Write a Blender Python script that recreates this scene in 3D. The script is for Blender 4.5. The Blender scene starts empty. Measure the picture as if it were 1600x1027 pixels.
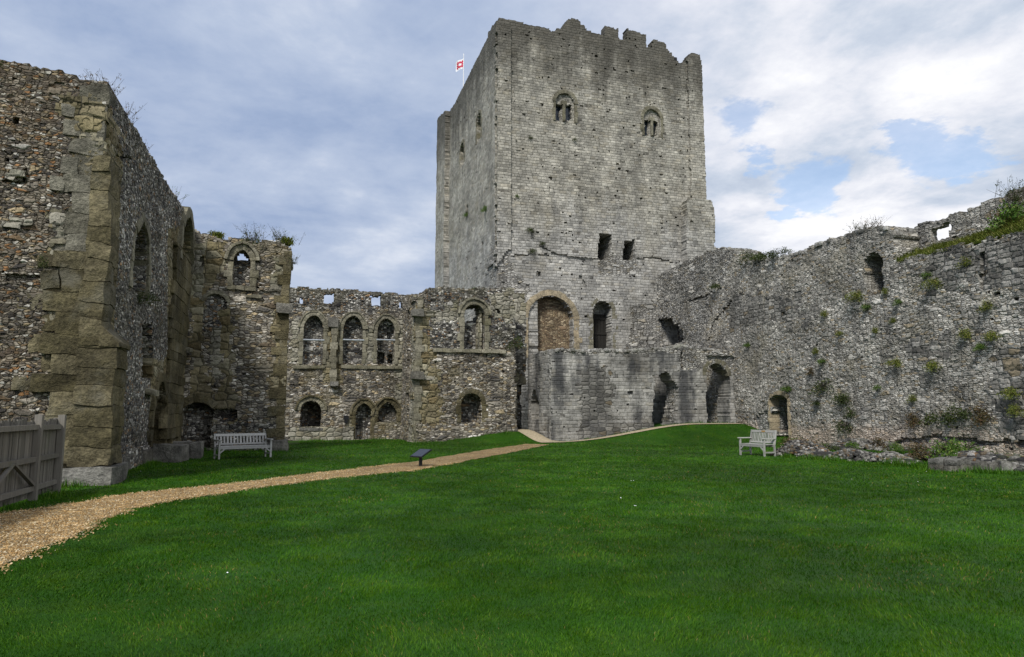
import bpy, math, random
import numpy as np
from math import radians, sin, cos, pi

random.seed(7)
RNG = np.random.default_rng(11)
C = bpy.context.scene.collection

# ------------------------------------------------------------------ camera model (used to measure real positions)
FPX, CX, CY, EYE = 1070., 800., 513.5, 1.6
YAW = radians(17.1); PIT = math.atan(131.5 / 1070)

def ray(x, y):
    a = (x - CX) / FPX; b = (CY - y) / FPX
    f = cos(PIT) - b * sin(PIT); z = sin(PIT) + b * cos(PIT)
    return np.array((f * sin(YAW) + a * cos(YAW), f * cos(YAW) - a * sin(YAW), z))
def onX(x, y, X):
    d = ray(x, y); return np.array((0, 0, EYE)) + d * (X / d[0])
def onY(x, y, Y):
    d = ray(x, y); return np.array((0, 0, EYE)) + d * (Y / d[1])
def onZ(x, y, Z=0.):
    d = ray(x, y); return np.array((0, 0, EYE)) + d * ((Z - EYE) / d[2])

# ------------------------------------------------------------------ noise helpers
TAB = np.random.default_rng(3).random((8, 256, 256))
def vnoise(x, y, s=0):
    x = np.asarray(x, float); y = np.asarray(y, float)
    xi = np.floor(x).astype(int); yi = np.floor(y).astype(int)
    fx = x - xi; fy = y - yi
    fx = fx * fx * (3 - 2 * fx); fy = fy * fy * (3 - 2 * fy)
    T = TAB[s % 8]
    g = lambda i, j: T[i & 255, j & 255]
    a = g(xi, yi) * (1 - fx) + g(xi + 1, yi) * fx
    b = g(xi, yi + 1) * (1 - fx) + g(xi + 1, yi + 1) * fx
    return a * (1 - fy) + b * fy
def fbm(x, y, s=0, o=3):
    t = 0; a = .5; n = 0
    for k in range(o):
        t = t + a * vnoise(x * 2 ** k + 17.3 * k, y * 2 ** k + 9.1 * k, s + k); n += a; a *= .5
    return t / n
_K = np.random.default_rng(5).normal(size=(10, 3)); _P = np.random.default_rng(6).random(10) * 6.28
def n3(p, f=1.):
    return np.sin(p @ (_K.T * f) + _P).sum(-1) / 4.
def sstep(x, a, b):
    t = np.clip((x - a) / (b - a), 0, 1); return t * t * (3 - 2 * t)

def inpoly(u, v, poly):
    r = np.zeros(u.shape, bool); n = len(poly)
    for i in range(n):
        x0, y0 = poly[i][:2]; x1, y1 = poly[(i + 1) % n][:2]
        if y0 == y1: continue
        c = (y0 > v) != (y1 > v)
        r ^= c & (u < (x1 - x0) * (v - y0) / (y1 - y0) + x0)
    return r
def polydist(u, v, pl):
    d = np.full(u.shape, 1e9)
    for i in range(len(pl) - 1):
        a = np.array(pl[i][:2]); b = np.array(pl[i + 1][:2]); ab = b - a
        t = np.clip(((u - a[0]) * ab[0] + (v - a[1]) * ab[1]) / (ab @ ab + 1e-9), 0, 1)
        d = np.minimum(d, np.hypot(u - a[0] - t * ab[0], v - a[1] - t * ab[1]))
    return d

# ------------------------------------------------------------------ ground height
def gz(X, Y):
    X = np.asarray(X, float); Y = np.asarray(Y, float)
    bank = .95 * sstep(X, 13.5, 22.) * sstep(Y, 30.5, 35.4)
    ramp = .6 * sstep(X, 6.5, 12.) * sstep(Y, 34.6, 38.) * (1 - sstep(X, 12.6, 14.0))
    und = .05 * (fbm(X * .16, Y * .16, 2) - .5) * sstep(np.hypot(X, Y), 3, 10)
    return np.maximum(bank, ramp) + und

# ------------------------------------------------------------------ object helpers
def thing(name, label, cat, loc=(0, 0, 0), rz=0., group=None):
    o = bpy.data.objects.new(name, None); C.objects.link(o)
    o.location = tuple(float(t) for t in loc); o.rotation_euler = (0, 0, rz); o.empty_display_size = .2
    return tag(o, label, cat, group)
def tag(o, label, cat, group=None, kind=None):
    if label: o['label'] = label
    if cat: o['category'] = cat
    if group: o['group'] = group
    if kind: o['kind'] = kind
    return o

class MB:
    """collects polygons (arrays of quads / tris) into one mesh"""
    def __init__(s): s.V = []; s.F = []; s.n = 0; s.UV = []; s.MI = []; s.R = []
    def quads(s, P, uv=None, mi=0, rnd=None):     # P (n,k,3)
        P = np.asarray(P, float); n, k, _ = P.shape
        s.V.append(P.reshape(-1, 3)); s.F.append((n, k))
        s.UV.append(np.zeros((n * k, 2)) if uv is None else np.asarray(uv, float).reshape(-1, 2))
        s.MI.append(np.full(n, mi) if np.isscalar(mi) else np.asarray(mi))
        s.R.append(RNG.random(n) if rnd is None else (np.full(n, rnd) if np.isscalar(rnd) else np.asarray(rnd)))
    def build(s, name, mats, parent=None, smooth=False, merge=False):
        V = np.concatenate(s.V)
        if parent is not None:
            pass
        loops = np.arange(len(V)); tot = np.concatenate([np.full(n, k) for n, k in s.F])
        start = np.concatenate([[0], np.cumsum(tot)[:-1]])
        m = bpy.data.meshes.new(name)
        base = np.array((0, 0, 0.))
        if parent is not None and not getattr(s, 'local', False): base = np.array(parent.matrix_basis.translation) if hasattr(parent, 'matrix_basis') else base
        if parent is not None and not getattr(s, 'local', False):
            p = parent; base = np.array(p.location)
            while p.parent is not None: p = p.parent; base = base + np.array(p.location)
        elif parent is None and not getattr(s, 'local', False):
            lo = V.min(0); hi = V.max(0); base = np.array(((lo[0] + hi[0]) / 2, (lo[1] + hi[1]) / 2, lo[2]))
        V = V - base
        m.vertices.add(len(V)); m.vertices.foreach_set('co', V.astype(np.float32).ravel())
        m.loops.add(len(V)); m.loops.foreach_set('vertex_index', loops.astype(np.int32))
        m.polygons.add(len(tot)); m.polygons.foreach_set('loop_start', start.astype(np.int32))
        m.polygons.foreach_set('loop_total', tot.astype(np.int32))
        m.polygons.foreach_set('material_index', np.concatenate(s.MI).astype(np.int32))
        uvl = m.uv_layers.new(name='UVMap'); uvl.data.foreach_set('uv', np.concatenate(s.UV).astype(np.float32).ravel())
        at = m.attributes.new('rnd', 'FLOAT', 'FACE'); at.data.foreach_set('value', np.concatenate(s.R).astype(np.float32))
        if smooth: m.polygons.foreach_set('use_smooth', np.ones(len(tot), bool))
        m.update(calc_edges=True)
        for t in (mats if isinstance(mats, (list, tuple)) else [mats]): m.materials.append(t)
        o = bpy.data.objects.new(name, m); C.objects.link(o)
        if parent is not None: o.parent = parent
        elif not getattr(s, 'local', False): o.location = base
        return o

# unit cube surface, subdivided
def _cube(n):
    t = np.linspace(-1, 1, n + 1); out = []
    for ax in range(3):
        for sg in (-1, 1):
            a, b = np.meshgrid(t, t, indexing='ij')
            P = np.zeros((n + 1, n + 1, 3)); P[..., ax] = sg; P[..., (ax + 1) % 3] = a; P[..., (ax + 2) % 3] = b
            q = np.stack([P[:-1, :-1], P[1:, :-1], P[1:, 1:], P[:-1, 1:]], 2).reshape(-1, 4, 3)
            if sg < 0: q = q[:, ::-1]
            out.append(q)
    return np.concatenate(out)
CUBES = {n: _cube(n) for n in (1, 2, 3, 4, 6, 10)}
def hexblock(mb, c8, sub=3, rnd=.12, amp=.01, fr=4., mi=0, rv=None):
    """c8[i][j][k] corners; a rounded, noisy stone"""
    q = CUBES[sub].copy()
    if rnd > 0:
        l = np.linalg.norm(q, axis=-1, keepdims=True); q = q * (1 - rnd) + rnd * q / l * 1.25
    c8 = np.asarray(c8, float)
    w = [(1 - q) / 2, (1 + q) / 2]
    P = 0
    for i in (0, 1):
        for j in (0, 1):
            for k in (0, 1):
                P = P + (w[i][..., 0] * w[j][..., 1] * w[k][..., 2])[..., None] * c8[i, j, k]
    if amp:
        P = P + amp * np.stack([n3(P, fr), n3(P + 31.7, fr), n3(P - 17.1, fr)], -1)
        if sub >= 6: P = P + amp * .4 * np.stack([n3(P + 3, fr * 3.1), n3(P + 11.7, fr * 3.1), n3(P - 7.1, fr * 3.1)], -1)
    ctr = c8.reshape(-1, 3).mean(0)
    nrm = np.abs(np.cross(P[:, 1] - P[:, 0], P[:, 2] - P[:, 0])).argmax(-1)
    uv = np.where((nrm == 2)[:, None, None], P[..., :2], np.stack([P[..., 0] + P[..., 1], P[..., 2]], -1))
    mb.quads(P, uv, mi, random.random() if rv is None else rv)
def box8(x0, x1, y0, y1, z0, z1):
    return [[[(x, y, z) for z in (z0, z1)] for y in (y0, y1)] for x in (x0, x1)]
def box(mb, x0, x1, y0, y1, z0, z1, sub=1, rnd=0., amp=0., mi=0):
    hexblock(mb, box8(x0, x1, y0, y1, z0, z1), sub, rnd, amp, mi=mi)
def bar(mb, a, b, w, h=None, up=(0, 0, 1), mi=0, rnd=None):
    """square bar from a to b"""
    a = np.array(a, float); b = np.array(b, float); h = h or w
    d = b - a; d /= np.linalg.norm(d); up = np.array(up, float)
    s = np.cross(d, up)
    if np.linalg.norm(s) < 1e-3: s = np.cross(d, (0, 1, 0))
    s /= np.linalg.norm(s); t = np.cross(s, d)
    c8 = [[[p + s * w / 2 * i + t * h / 2 * j for p in (a, b)] for j in (-1, 1)] for i in (-1, 1)]
    hexblock(mb, c8, 1, 0, 0, mi=mi)
def tube(mb, pts, r0, r1=None, n=6, mi=0):
    pts = [np.array(p, float) for p in pts]; r1 = r0 if r1 is None else r1
    rings = []
    for i, p in enumerate(pts):
        d = pts[min(i + 1, len(pts) - 1)] - pts[max(i - 1, 0)]; d /= np.linalg.norm(d) + 1e-9
        s = np.cross(d, (0.31, 0.2, .93)); s /= np.linalg.norm(s) + 1e-9; t = np.cross(s, d)
        r = r0 + (r1 - r0) * i / max(1, len(pts) - 1)
        a = np.arange(n) * 2 * pi / n
        rings.append(p + r * (np.cos(a)[:, None] * s + np.sin(a)[:, None] * t))
    for A, B in zip(rings[:-1], rings[1:]):
        mb.quads(np.stack([A, np.roll(A, -1, 0), np.roll(B, -1, 0), B], 1), mi=mi)
    mb.quads(rings[0][None, ::-1], mi=mi); mb.quads(rings[-1][None], mi=mi)

# ------------------------------------------------------------------ node DSL
class NT:
    def __init__(s, name):
        s.m = bpy.data.materials.new(name); s.m.use_nodes = True; s.t = s.m.node_tree
        s.b = s.t.nodes['Principled BSDF']; s.b.inputs['Roughness'].default_value = .9
        s.b.inputs['Specular IOR Level'].default_value = .25
    def put(s, sock, v):
        if isinstance(v, bpy.types.NodeSocket): s.t.links.new(v, sock)
        elif v is not None:
            if isinstance(v, (tuple, list)) and len(v) == 3 and sock.type == 'RGBA': v = (*v, 1)
            sock.default_value = v
    def n(s, ty, out=0, props=None, **kw):
        nd = s.t.nodes.new(ty)
        for k, v in (props or {}).items(): setattr(nd, k, v)
        for k, v in kw.items():
            s.put(nd.inputs[int(k[1:])] if k[0] == 'i' and k[1:].isdigit() else nd.inputs[k], v)
        return nd.outputs[out]
    def math(s, op, a, b=None, c=None, clamp=False):
        nd = s.t.nodes.new('ShaderNodeMath'); nd.operation = op; nd.use_clamp = clamp
        for i, v in enumerate((a, b, c)):
            if v is not None: s.put(nd.inputs[i], v)
        return nd.outputs[0]
    def add(s, a, b): return s.math('ADD', a, b)
    def mul(s, a, b): return s.math('MULTIPLY', a, b)
    def sub(s, a, b): return s.math('SUBTRACT', a, b)
    def vm(s, op, a, b=None, out=0):
        nd = s.t.nodes.new('ShaderNodeVectorMath'); nd.operation = op
        s.put(nd.inputs[0], a)
        if b is not None: s.put(nd.inputs[3] if op == 'SCALE' else nd.inputs[1], b)
        return nd.outputs[out]
    def ss(s, x, a, b, lo=0., hi=1.):
        nd = s.t.nodes.new('ShaderNodeMapRange'); nd.interpolation_type = 'SMOOTHSTEP'
        for k, v in (('Value', x), ('From Min', a), ('From Max', b), ('To Min', lo), ('To Max', hi)): s.put(nd.inputs[k], v)
        return nd.outputs[0]
    def noise(s, v, sc, det=3, rough=.55, col=False, dist=0.):
        return s.n('ShaderNodeTexNoise', 1 if col else 0, Vector=v, Scale=sc, Detail=det, Roughness=rough, Distortion=dist)
    def voro(s, v, feat='F1', dim='2D', rand=1., out='Color', sc=1.):
        nd = s.t.nodes.new('ShaderNodeTexVoronoi'); nd.voronoi_dimensions = dim; nd.feature = feat
        s.put(nd.inputs['W'] if dim == '1D' else nd.inputs['Vector'], v)
        nd.inputs['Scale'].default_value = sc; nd.inputs['Randomness'].default_value = rand
        return nd.outputs[out]
    def sep(s, v):
        nd = s.t.nodes.new('ShaderNodeSeparateXYZ'); s.put(nd.inputs[0], v); return nd.outputs
    def comb(s, x, y, z=0.):
        return s.n('ShaderNodeCombineXYZ', 0, i0=x, i1=y, i2=z)
    def ramp(s, f, stops, const=False):
        nd = s.t.nodes.new('ShaderNodeValToRGB'); cr = nd.color_ramp
        cr.interpolation = 'CONSTANT' if const else 'LINEAR'
        while len(cr.elements) < len(stops): cr.elements.new(.5)
        for e, (p, c) in zip(cr.elements, stops): e.position = p; e.color = (*c, 1)
        s.put(nd.inputs[0], f); return nd.outputs[0]
    def mix(s, f, a, b, mode='MIX'):
        nd = s.t.nodes.new('ShaderNodeMix'); nd.data_type = 'RGBA'; nd.blend_type = mode
        s.put(nd.inputs['Factor'], f); s.put(nd.inputs[6], a); s.put(nd.inputs[7], b); return nd.outputs[2]
    def fmix(s, f, a, b):
        nd = s.t.nodes.new('ShaderNodeMix'); nd.data_type = 'FLOAT'
        s.put(nd.inputs[0], f); s.put(nd.inputs[2], a); s.put(nd.inputs[3], b); return nd.outputs[0]
    def scale(s, col, f):            # colour * scalar
        return s.vm('SCALE', col, f)
    def uv(s): return s.n('ShaderNodeUVMap', 0)
    def obj(s): return s.n('ShaderNodeTexCoord', 'Object') if False else s.t.nodes.new('ShaderNodeTexCoord').outputs['Object']
    def rnd(s):
        nd = s.t.nodes.new('ShaderNodeAttribute'); nd.attribute_name = 'rnd'; return nd.outputs['Fac']
    def bump(s, h, dist=.03, st=1.):
        return s.n('ShaderNodeBump', 0, Height=h, Distance=dist, Strength=st)
    def out(s, col, h=None, dist=.03, st=1., rough=None):
        s.put(s.b.inputs['Base Color'], col)
        if h is not None: s.put(s.b.inputs['Normal'], s.bump(h, dist, st))
        if rough is not None: s.put(s.b.inputs['Roughness'], rough)
        return s.m

def weather(t, uv, col, amt=.35, tint=(.19, .17, .08), tintamt=.35, streak=0., tintscale=.45):
    big = t.noise(uv, .55, 5, .6)
    col = t.scale(col, t.ss(big, .3, .72, 1 - amt, 1 + amt * .8))
    tn = t.noise(t.vm('ADD', uv, (31.2, 7.7, 0)), tintscale, 5, .65)
    col = t.mix(t.mul(t.ss(tn, .5, .68), tintamt), col, tint)
    if streak:
        x, y, _ = t.sep(uv)
        sn = t.add(t.mul(t.noise(t.comb(t.mul(x, .75), t.mul(y, .13)), 1., 5, .6), .75), t.mul(t.noise(t.vm('ADD', uv, (2.7, 0, 0)), 1.1, 4, .6), .25))
        col = t.mix(t.mul(t.ss(sn, .47, .63), streak), col, (.030, .032, .036))
    return col

def rubble(name, sx, sz, pal, mortar, big=.12, amt=.35, tint=(.19, .17, .08), tintamt=.3, streak=0., bump=.05, gain=1., m0=.03, m1=.12, jitter=.05, post=None, rand=.9, vary=.76):
    t = NT(name); uv = t.uv()
    nz = t.noise(uv, 4.5, 2, .5, col=True)
    uvw = t.vm('ADD', uv, t.vm('SCALE', t.vm('SUBTRACT', nz, (.5, .5, .5)), jitter * 2))
    res = []
    for k, (ax, az) in enumerate(((sx, sz), (sx * 2.6, sz * 2.2))):
        q = t.vm('MULTIPLY', uvw, (1 / ax, 1 / az, 1.))
        cc = t.sep(t.voro(q, rand=rand)); e = t.voro(q, 'DISTANCE_TO_EDGE', out='Distance', rand=rand)
        s = t.scale(t.ramp(cc[0], pal, True), t.add(1 - vary / 2, t.mul(cc[1], vary)))
        res.append((cc, e, s))
    (cc, e, s), (cB, eB, sB) = res
    useB = t.math('GREATER_THAN', cB[2], 1 - big)
    col = t.mix(useB, s, sB); ee = t.fmix(useB, e, eB); g = t.fmix(useB, cc[1], cB[1])
    fine = t.noise(uv, 26, 5, .65)
    mid = t.noise(uv, 7, 3, .6)
    col = t.scale(col, t.ss(fine, .25, .75, .62, 1.38))
    m = t.ss(ee, m0, m1, 1., 0.)
    mc = t.scale(mortar, t.mul(t.ss(mid, .3, .7, .55, 1.2), t.ss(ee, 0., m1 * .8, .38, .95)))
    # patches where mortar / render survives over the stones
    pt = t.ss(t.noise(t.vm('ADD', uv, (5.1, 3.3, 0)), .9, 5, .7), .60, .72)
    col = t.mix(t.math('MAXIMUM', m, t.mul(pt, .55)), col, mc)
    col = weather(t, uv, col, amt, tint, tintamt, streak)
    if post: col = post(t, uv, col)
    if gain != 1.: col = t.scale(col, gain)
    h = t.add(t.mul(t.ss(ee, 0., .22), .75), t.add(t.mul(g, .5), t.mul(fine, .35)))
    return t.out(col, h, bump, 1., .92)

def ashlar(name, w, h, pal, mortar, amt=.3, tint=(.16, .15, .10), tintamt=.3, streak=0., bump=.02, gain=1., wig=.012, post=None, joint=.014, jstr=.62, con=.30):
    t = NT(name); uv = t.uv()
    nz = t.noise(uv, 3., 3, .6, col=True)
    uvw = t.vm('ADD', uv, t.vm('SCALE', t.vm('SUBTRACT', nz, (.5, .5, .5)), wig * 4))
    x, y, _ = t.sep(uvw)
    wob = t.noise(t.comb(0.3, t.mul(y, .9)), 1., 2)
    vv = t.add(t.mul(y, 1 / h), t.add(t.mul(wob, 1.6), t.mul(t.noise(t.comb(t.mul(x, .25), t.mul(y, .4)), 1., 3), .8)))
    row = t.math('FLOOR', vv); fv = t.math('FRACT', vv)
    W = t.add(t.mul(x, 1 / w), t.mul(row, 17.37))
    cc = t.sep(t.voro(W, 'F1', '1D', .85)); eu = t.mul(t.voro(W, 'DISTANCE_TO_EDGE', '1D', .85, 'Distance'), w)
    ev = t.mul(t.math('MINIMUM', fv, t.sub(1., fv)), h)
    e = t.math('MINIMUM', eu, ev)
    s = t.mix(.55, t.ramp(cc[0], pal, True), pal[2][1]); s = t.scale(s, t.add(1 - con / 2, t.mul(cc[1], con)))
    band = t.noise(t.comb(t.mul(x, .35), t.mul(row, 1.9)), 1., 3, .6); s = t.scale(s, t.ss(band, .3, .7, .92, 1.08))
    fine = t.noise(uv, 22, 6, .7); mid = t.noise(uv, 3.2, 5, .65)
    s = t.scale(s, t.ss(fine, .25, .75, .72, 1.28)); s = t.scale(s, t.ss(mid, .3, .7, .75, 1.2))
    jn0 = t.ss(t.noise(t.vm('ADD', uv, (3.3, 8.8, 0)), .8, 4, .7), .38, .6, .35, 1.)
    jn = t.ss(t.add(e, t.mul(t.sub(fine, .5), .02)), joint * .3, joint * 1.5, 1., 0.)
    gone = t.mul(t.math('GREATER_THAN', cc[2], .95), t.ss(t.noise(uv, 2.2, 4, .7), .46, .60))
    pk = t.voro(t.vm('ADD', uvw, (2.2, 5.5, 0)), 'F1', '2D', 1., 'Distance', 1.7); pk = t.ss(t.add(pk, t.mul(t.sub(fine, .5), .08)), .06, .10, 1., 0.)
    col = t.mix(t.mul(t.mul(jn, jstr), jn0), s, mortar)
    col = t.mix(t.mul(t.mul(pk, .75), t.ss(t.noise(uv, .9, 3), .42, .58)), col, (.03, .028, .024))
    col = t.mix(t.mul(gone, .7), col, (.035, .032, .028))
    col = weather(t, uv, col, amt, tint, tintamt, streak)
    if post: col = post(t, uv, col)
    if gain != 1.: col = t.scale(col, gain)
    hh = t.add(t.mul(t.ss(e, 0., .035), .8), t.add(t.mul(fine, .4), t.add(t.mul(cc[1], .4), t.mul(mid, .6))))
    return t.out(col, t.sub(hh, t.mul(gone, 1.)), bump, 1., .92)

def plainstone(name, a, b, amt=.3, tint=(.12, .12, .05), tintamt=.4, bump=.02, gain=1.):
    t = NT(name); uv = t.obj()
    r = t.rnd()
    col = t.mix(r, a, b)
    fine = t.noise(uv, 14, 6, .7); mid = t.noise(uv, 3.5, 4, .65)
    col = t.scale(col, t.ss(fine, .25, .75, .65, 1.3)); col = t.scale(col, t.ss(mid, .3, .7, .7, 1.25))
    col = weather(t, uv, col, amt, tint, tintamt, 0, .8)
    if gain != 1.: col = t.scale(col, gain)
    return t.out(col, t.add(fine, mid), bump, 1., .92)

def simple(name, col, rough=.7, metal=0., var=.25, sc=6., bump=0., spec=.3):
    t = NT(name); p = t.obj(); f = t.noise(p, sc, 4, .65)
    t.b.inputs['Metallic'].default_value = metal; t.b.inputs['Specular IOR Level'].default_value = spec
    return t.out(t.scale(col, t.ss(f, .25, .75, 1 - var, 1 + var)), f if bump else None, bump or .01, 1., rough)

# palettes (linear base colours)
P_FLINT = [(0, (.055, .05, .045)), (.18, (.12, .105, .085)), (.38, (.20, .175, .135)), (.60, (.29, .26, .21)), (.76, (.44, .42, .37)), (.84, (.17, .12, .07)), (.91, (.25, .135, .06)), (.95, (.30, .24, .15))]
P_FGREY = [(0, (.05, .048, .048)), (.2, (.13, .125, .115)), (.42, (.22, .21, .185)), (.6, (.34, .325, .29)), (.76, (.50, .48, .44)), (.86, (.20, .16, .11)), (.95, (.25, .16, .09))]
P_RUB = [(0, (.08, .075, .068)), (.18, (.17, .155, .13)), (.42, (.25, .23, .19)), (.64, (.35, .32, .27)), (.78, (.27, .22, .14)), (.88, (.12, .095, .065)), (.95, (.46, .44, .40))]
P_GREY = [(0, (.16, .152, .135)), (.25, (.24, .23, .205)), (.55, (.305, .292, .262)), (.8, (.37, .352, .315)), (.93, (.23, .19, .13))]
P_KEEP = [(0, (.20, .195, .182)), (.2, (.28, .272, .25)), (.5, (.335, .325, .298)), (.78, (.40, .382, .34)), (.93, (.26, .235, .185))]
P_GREEN = [(0, (.20, .17, .095)), (.35, (.25, .215, .13)), (.7, (.29, .265, .185)), (.9, (.17, .135, .07))]
P_BROWN = [(0, (.17, .12, .075)), (.3, (.25, .19, .115)), (.6, (.33, .265, .175)), (.85, (.13, .095, .062))]

def keep_post(t, uv, col):
    x, y, _ = t.sep(uv)
    n = t.noise(t.comb(t.mul(x, .9), t.mul(y, .10)), 1., 5, .65)
    n2 = t.noise(uv, .5, 5, .65)
    hgt = t.add(y, t.add(t.mul(t.sub(n, .5), 11.), t.mul(t.sub(n2, .5), 4.)))
    col = t.mix(t.mul(t.ss(hgt, 23.8, 29.5), .78), col, (.045, .042, .036))
    br = t.mix(1., col, (.96, .94, .88), 'MULTIPLY')
    col = t.mix(t.ss(hgt, 13.5, 17.), col, br)
    return col
def foot_post(t, uv, col):
    x, y, _ = t.sep(uv)
    n = t.noise(uv, .8, 5, .7)
    f = t.ss(t.add(y, t.mul(t.sub(n, .5), 1.8)), .7, 1.3, 1., 0.)
    return t.mix(t.mul(f, .45), col, (.36, .28, .21))

M = {}
M['flint'] = rubble('flint_rubble', .12, .058, P_FLINT, (.27, .225, .155), .10, .4, (.22, .14, .07), .25, bump=.05, gain=1.05, rand=.85)
M['flint_side'] = rubble('flint_facing', .13, .075, P_FGREY, (.36, .345, .31), .06, .40, (.15, .135, .08), .35, bump=.05, gain=1.22, rand=.9)
M['rubble'] = rubble('hall_rubble', .23, .10, P_RUB, (.27, .235, .175), .12, .42, (.19, .16, .08), .4, bump=.06, gain=1.28, rand=.8)
M['infill'] = rubble('rubble_infill', .16, .09, P_FGREY, (.20, .19, .16), .1, .35, (.14, .12, .07), .3, bump=.06, gain=1.2)
M['flintgrey'] = rubble('flint_grey', .15, .085, P_FGREY, (.18, .17, .14), .10, .4, (.17, .155, .09), .35, bump=.06, gain=1.2)
M['curtain'] = rubble('curtain_rubble', .22, .085, P_GREY, (.30, .28, .235), .06, .42, (.25, .22, .15), .35, .3, bump=.045, gain=1.54, post=foot_post, rand=.75, vary=.42)
M['curtain_dark'] = rubble('curtain_ashlar', .46, .21, P_GREY, (.15, .145, .13), .1, .42, (.10, .10, .10), .5, .3, bump=.03, gain=.85, rand=.5, vary=.5, m0=.02, m1=.06)
M['keep'] = ashlar('keep_ashlar', .40, .20, P_KEEP, (.19, .18, .155), .30, (.24, .215, .16), .3, .28, bump=.035, gain=1.2, post=keep_post)
M['keeprub'] = rubble('keep_rubble', .26, .12, P_KEEP, (.22, .205, .175), .15, .4, (.18, .155, .10), .3, .2, bump=.06, gain=1.16, rand=.8)
M['fore'] = ashlar('forebuilding_stone', .42, .20, P_KEEP, (.26, .25, .225), .42, (.13, .115, .085), .5, .85, bump=.022, gain=1.0, jstr=.38, con=.16)
M['green'] = rubble('greensand_ashlar', .56, .36, P_GREEN, (.13, .115, .075), .06, .40, (.33, .31, .235), .4, .2, bump=.05, gain=.95, rand=.5, vary=.45, m0=.012, m1=.05, jitter=.04)
M['pale'] = rubble('pale_ashlar', .44, .27, [(0, (.27, .255, .20)), (.5, (.34, .32, .26)), (.8, (.23, .21, .15))], (.17, .155, .12), .08, .38, (.19, .18, .09), .5, .2, bump=.05, gain=1.0, rand=.55, vary=.5, m0=.012, m1=.06)
M['brown'] = rubble('brown_blocking', .20, .10, P_BROWN, (.32, .25, .165), .1, .35, (.12, .09, .06), .5, bump=.05, gain=1.12, rand=.8)
M['quoin'] = plainstone('quoin_greensand', (.25, .215, .125), (.115, .098, .048), .5, (.33, .315, .25), .42, .05, .66)
M['quoinpale'] = plainstone('quoin_limestone', (.29, .27, .205), (.20, .185, .13), .35, (.15, .14, .07), .4, .025, .85)
M['quoinworn'] = plainstone('quoin_worn', (.27, .255, .20), (.15, .14, .105), .55, (.10, .095, .08), .5, .05, .8)
M['voussoir'] = plainstone('voussoir_tan', (.42, .345, .23), (.33, .28, .19), .25, (.22, .20, .15), .35, .02, .9)
M['lichen'] = plainstone('lichened_plinth', (.30, .29, .26), (.20, .185, .15), .5, (.42, .41, .36), .3, .04, .62)
def m_loose():
    t = NT('loose_flint'); uv = t.obj(); col = t.ramp(t.rnd(), P_FGREY, True)
    f = t.noise(uv, 18, 4, .7); col = t.scale(col, t.ss(f, .25, .75, .6, 1.3)); col = t.scale(weather(t, uv, col, .4, (.06, .075, .022), .75, 0, .9), .82)
    return t.out(col, f, .03, 1., .92)
M['loose'] = m_loose()
M['capstone'] = plainstone('capping_stone', (.42, .41, .38), (.13, .125, .11), .4, (.12, .12, .05), .35, .03, 1.)
M['steel'] = simple('galvanised_steel', (.55, .58, .62), .4, .6)
M['black'] = simple('black_metal', (.012, .012, .013), .45, .0, .2)
M['glass'] = simple('leaded_glass', (.02, .03, .045), .12, 0., .3, 3., spec=.6)
M['timberdark'] = simple('dark_timber', (.02, .018, .015), .8)
M['white'] = simple('white_cloth', (.80, .81, .84), .8, 0, .04)
M['red'] = simple('red_cloth', (.55, .015, .06), .8, 0, .08)
M['plaque'] = simple('brass_plaque', (.42, .26, .10), .4, .3)
M['slab'] = simple('concrete_slab', (.36, .30, .20), .9, 0, .3, 9., .01)

def m_wood(name, a, b, sc):
    t = NT(name); p = t.obj(); q = t.vm('MULTIPLY', p, sc)
    g = t.noise(q, 1., 5, .65); r = t.rnd()
    col = t.mix(g, a, b); col = t.scale(col, t.add(.7, t.mul(r, .55)))
    st = t.noise(p, 2.2, 4, .6)
    col = t.mix(t.mul(t.ss(st, .55, .75), .4), col, (.10, .11, .055))
    return t.out(col, g, .006, 1., .85)
M['fence'] = m_wood('weathered_oak', (.075, .068, .056), (.25, .235, .205), (28, 28, 1.6))
M['bench'] = m_wood('silvered_teak', (.26, .257, .245), (.48, .475, .455), (20, 20, 6))
M['bench2'] = m_wood('bleached_teak', (.22, .22, .20), (.46, .455, .42), (20, 20, 6))

def m_leaf(name, a, b, c=None):
    t = NT(name); r = t.rnd(); p = t.obj()
    st = [(0, a), (.75, b)] + ([(1., c)] if c else [])
    col = t.ramp(r, st); col = t.scale(col, t.ss(t.noise(p, 5., 2), .3, .7, .7, 1.3))
    t.b.inputs['Roughness'].default_value = .6
    t.put(t.b.inputs['Base Color'], col)
    tr = t.n('ShaderNodeBsdfTranslucent', 0, Color=col)
    mx = t.n('ShaderNodeMixShader', 0, i0=.25, i1=t.b.outputs[0], i2=tr)
    t.t.links.new(mx, t.t.nodes['Material Output'].inputs[0])
    return t.m
M['leafdark'] = m_leaf('leaf_dark', (.030, .048, .012), (.065, .095, .02), (.11, .11, .04))
M['leafgreen'] = m_leaf('leaf_green', (.05, .11, .014), (.11, .20, .03), (.18, .20, .05))
M['leafyellow'] = m_leaf('leaf_yellow', (.10, .14, .022), (.21, .24, .04), (.24, .20, .07))
M['leafbrown'] = m_leaf('leaf_brown', (.06, .06, .02), (.12, .085, .035), (.17, .09, .06))
M['flower'] = m_leaf('flower_pale', (.45, .30, .30), (.50, .42, .38), (.40, .22, .10))
M['twig'] = simple('twig_bark', (.07, .06, .045), .9)

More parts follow.
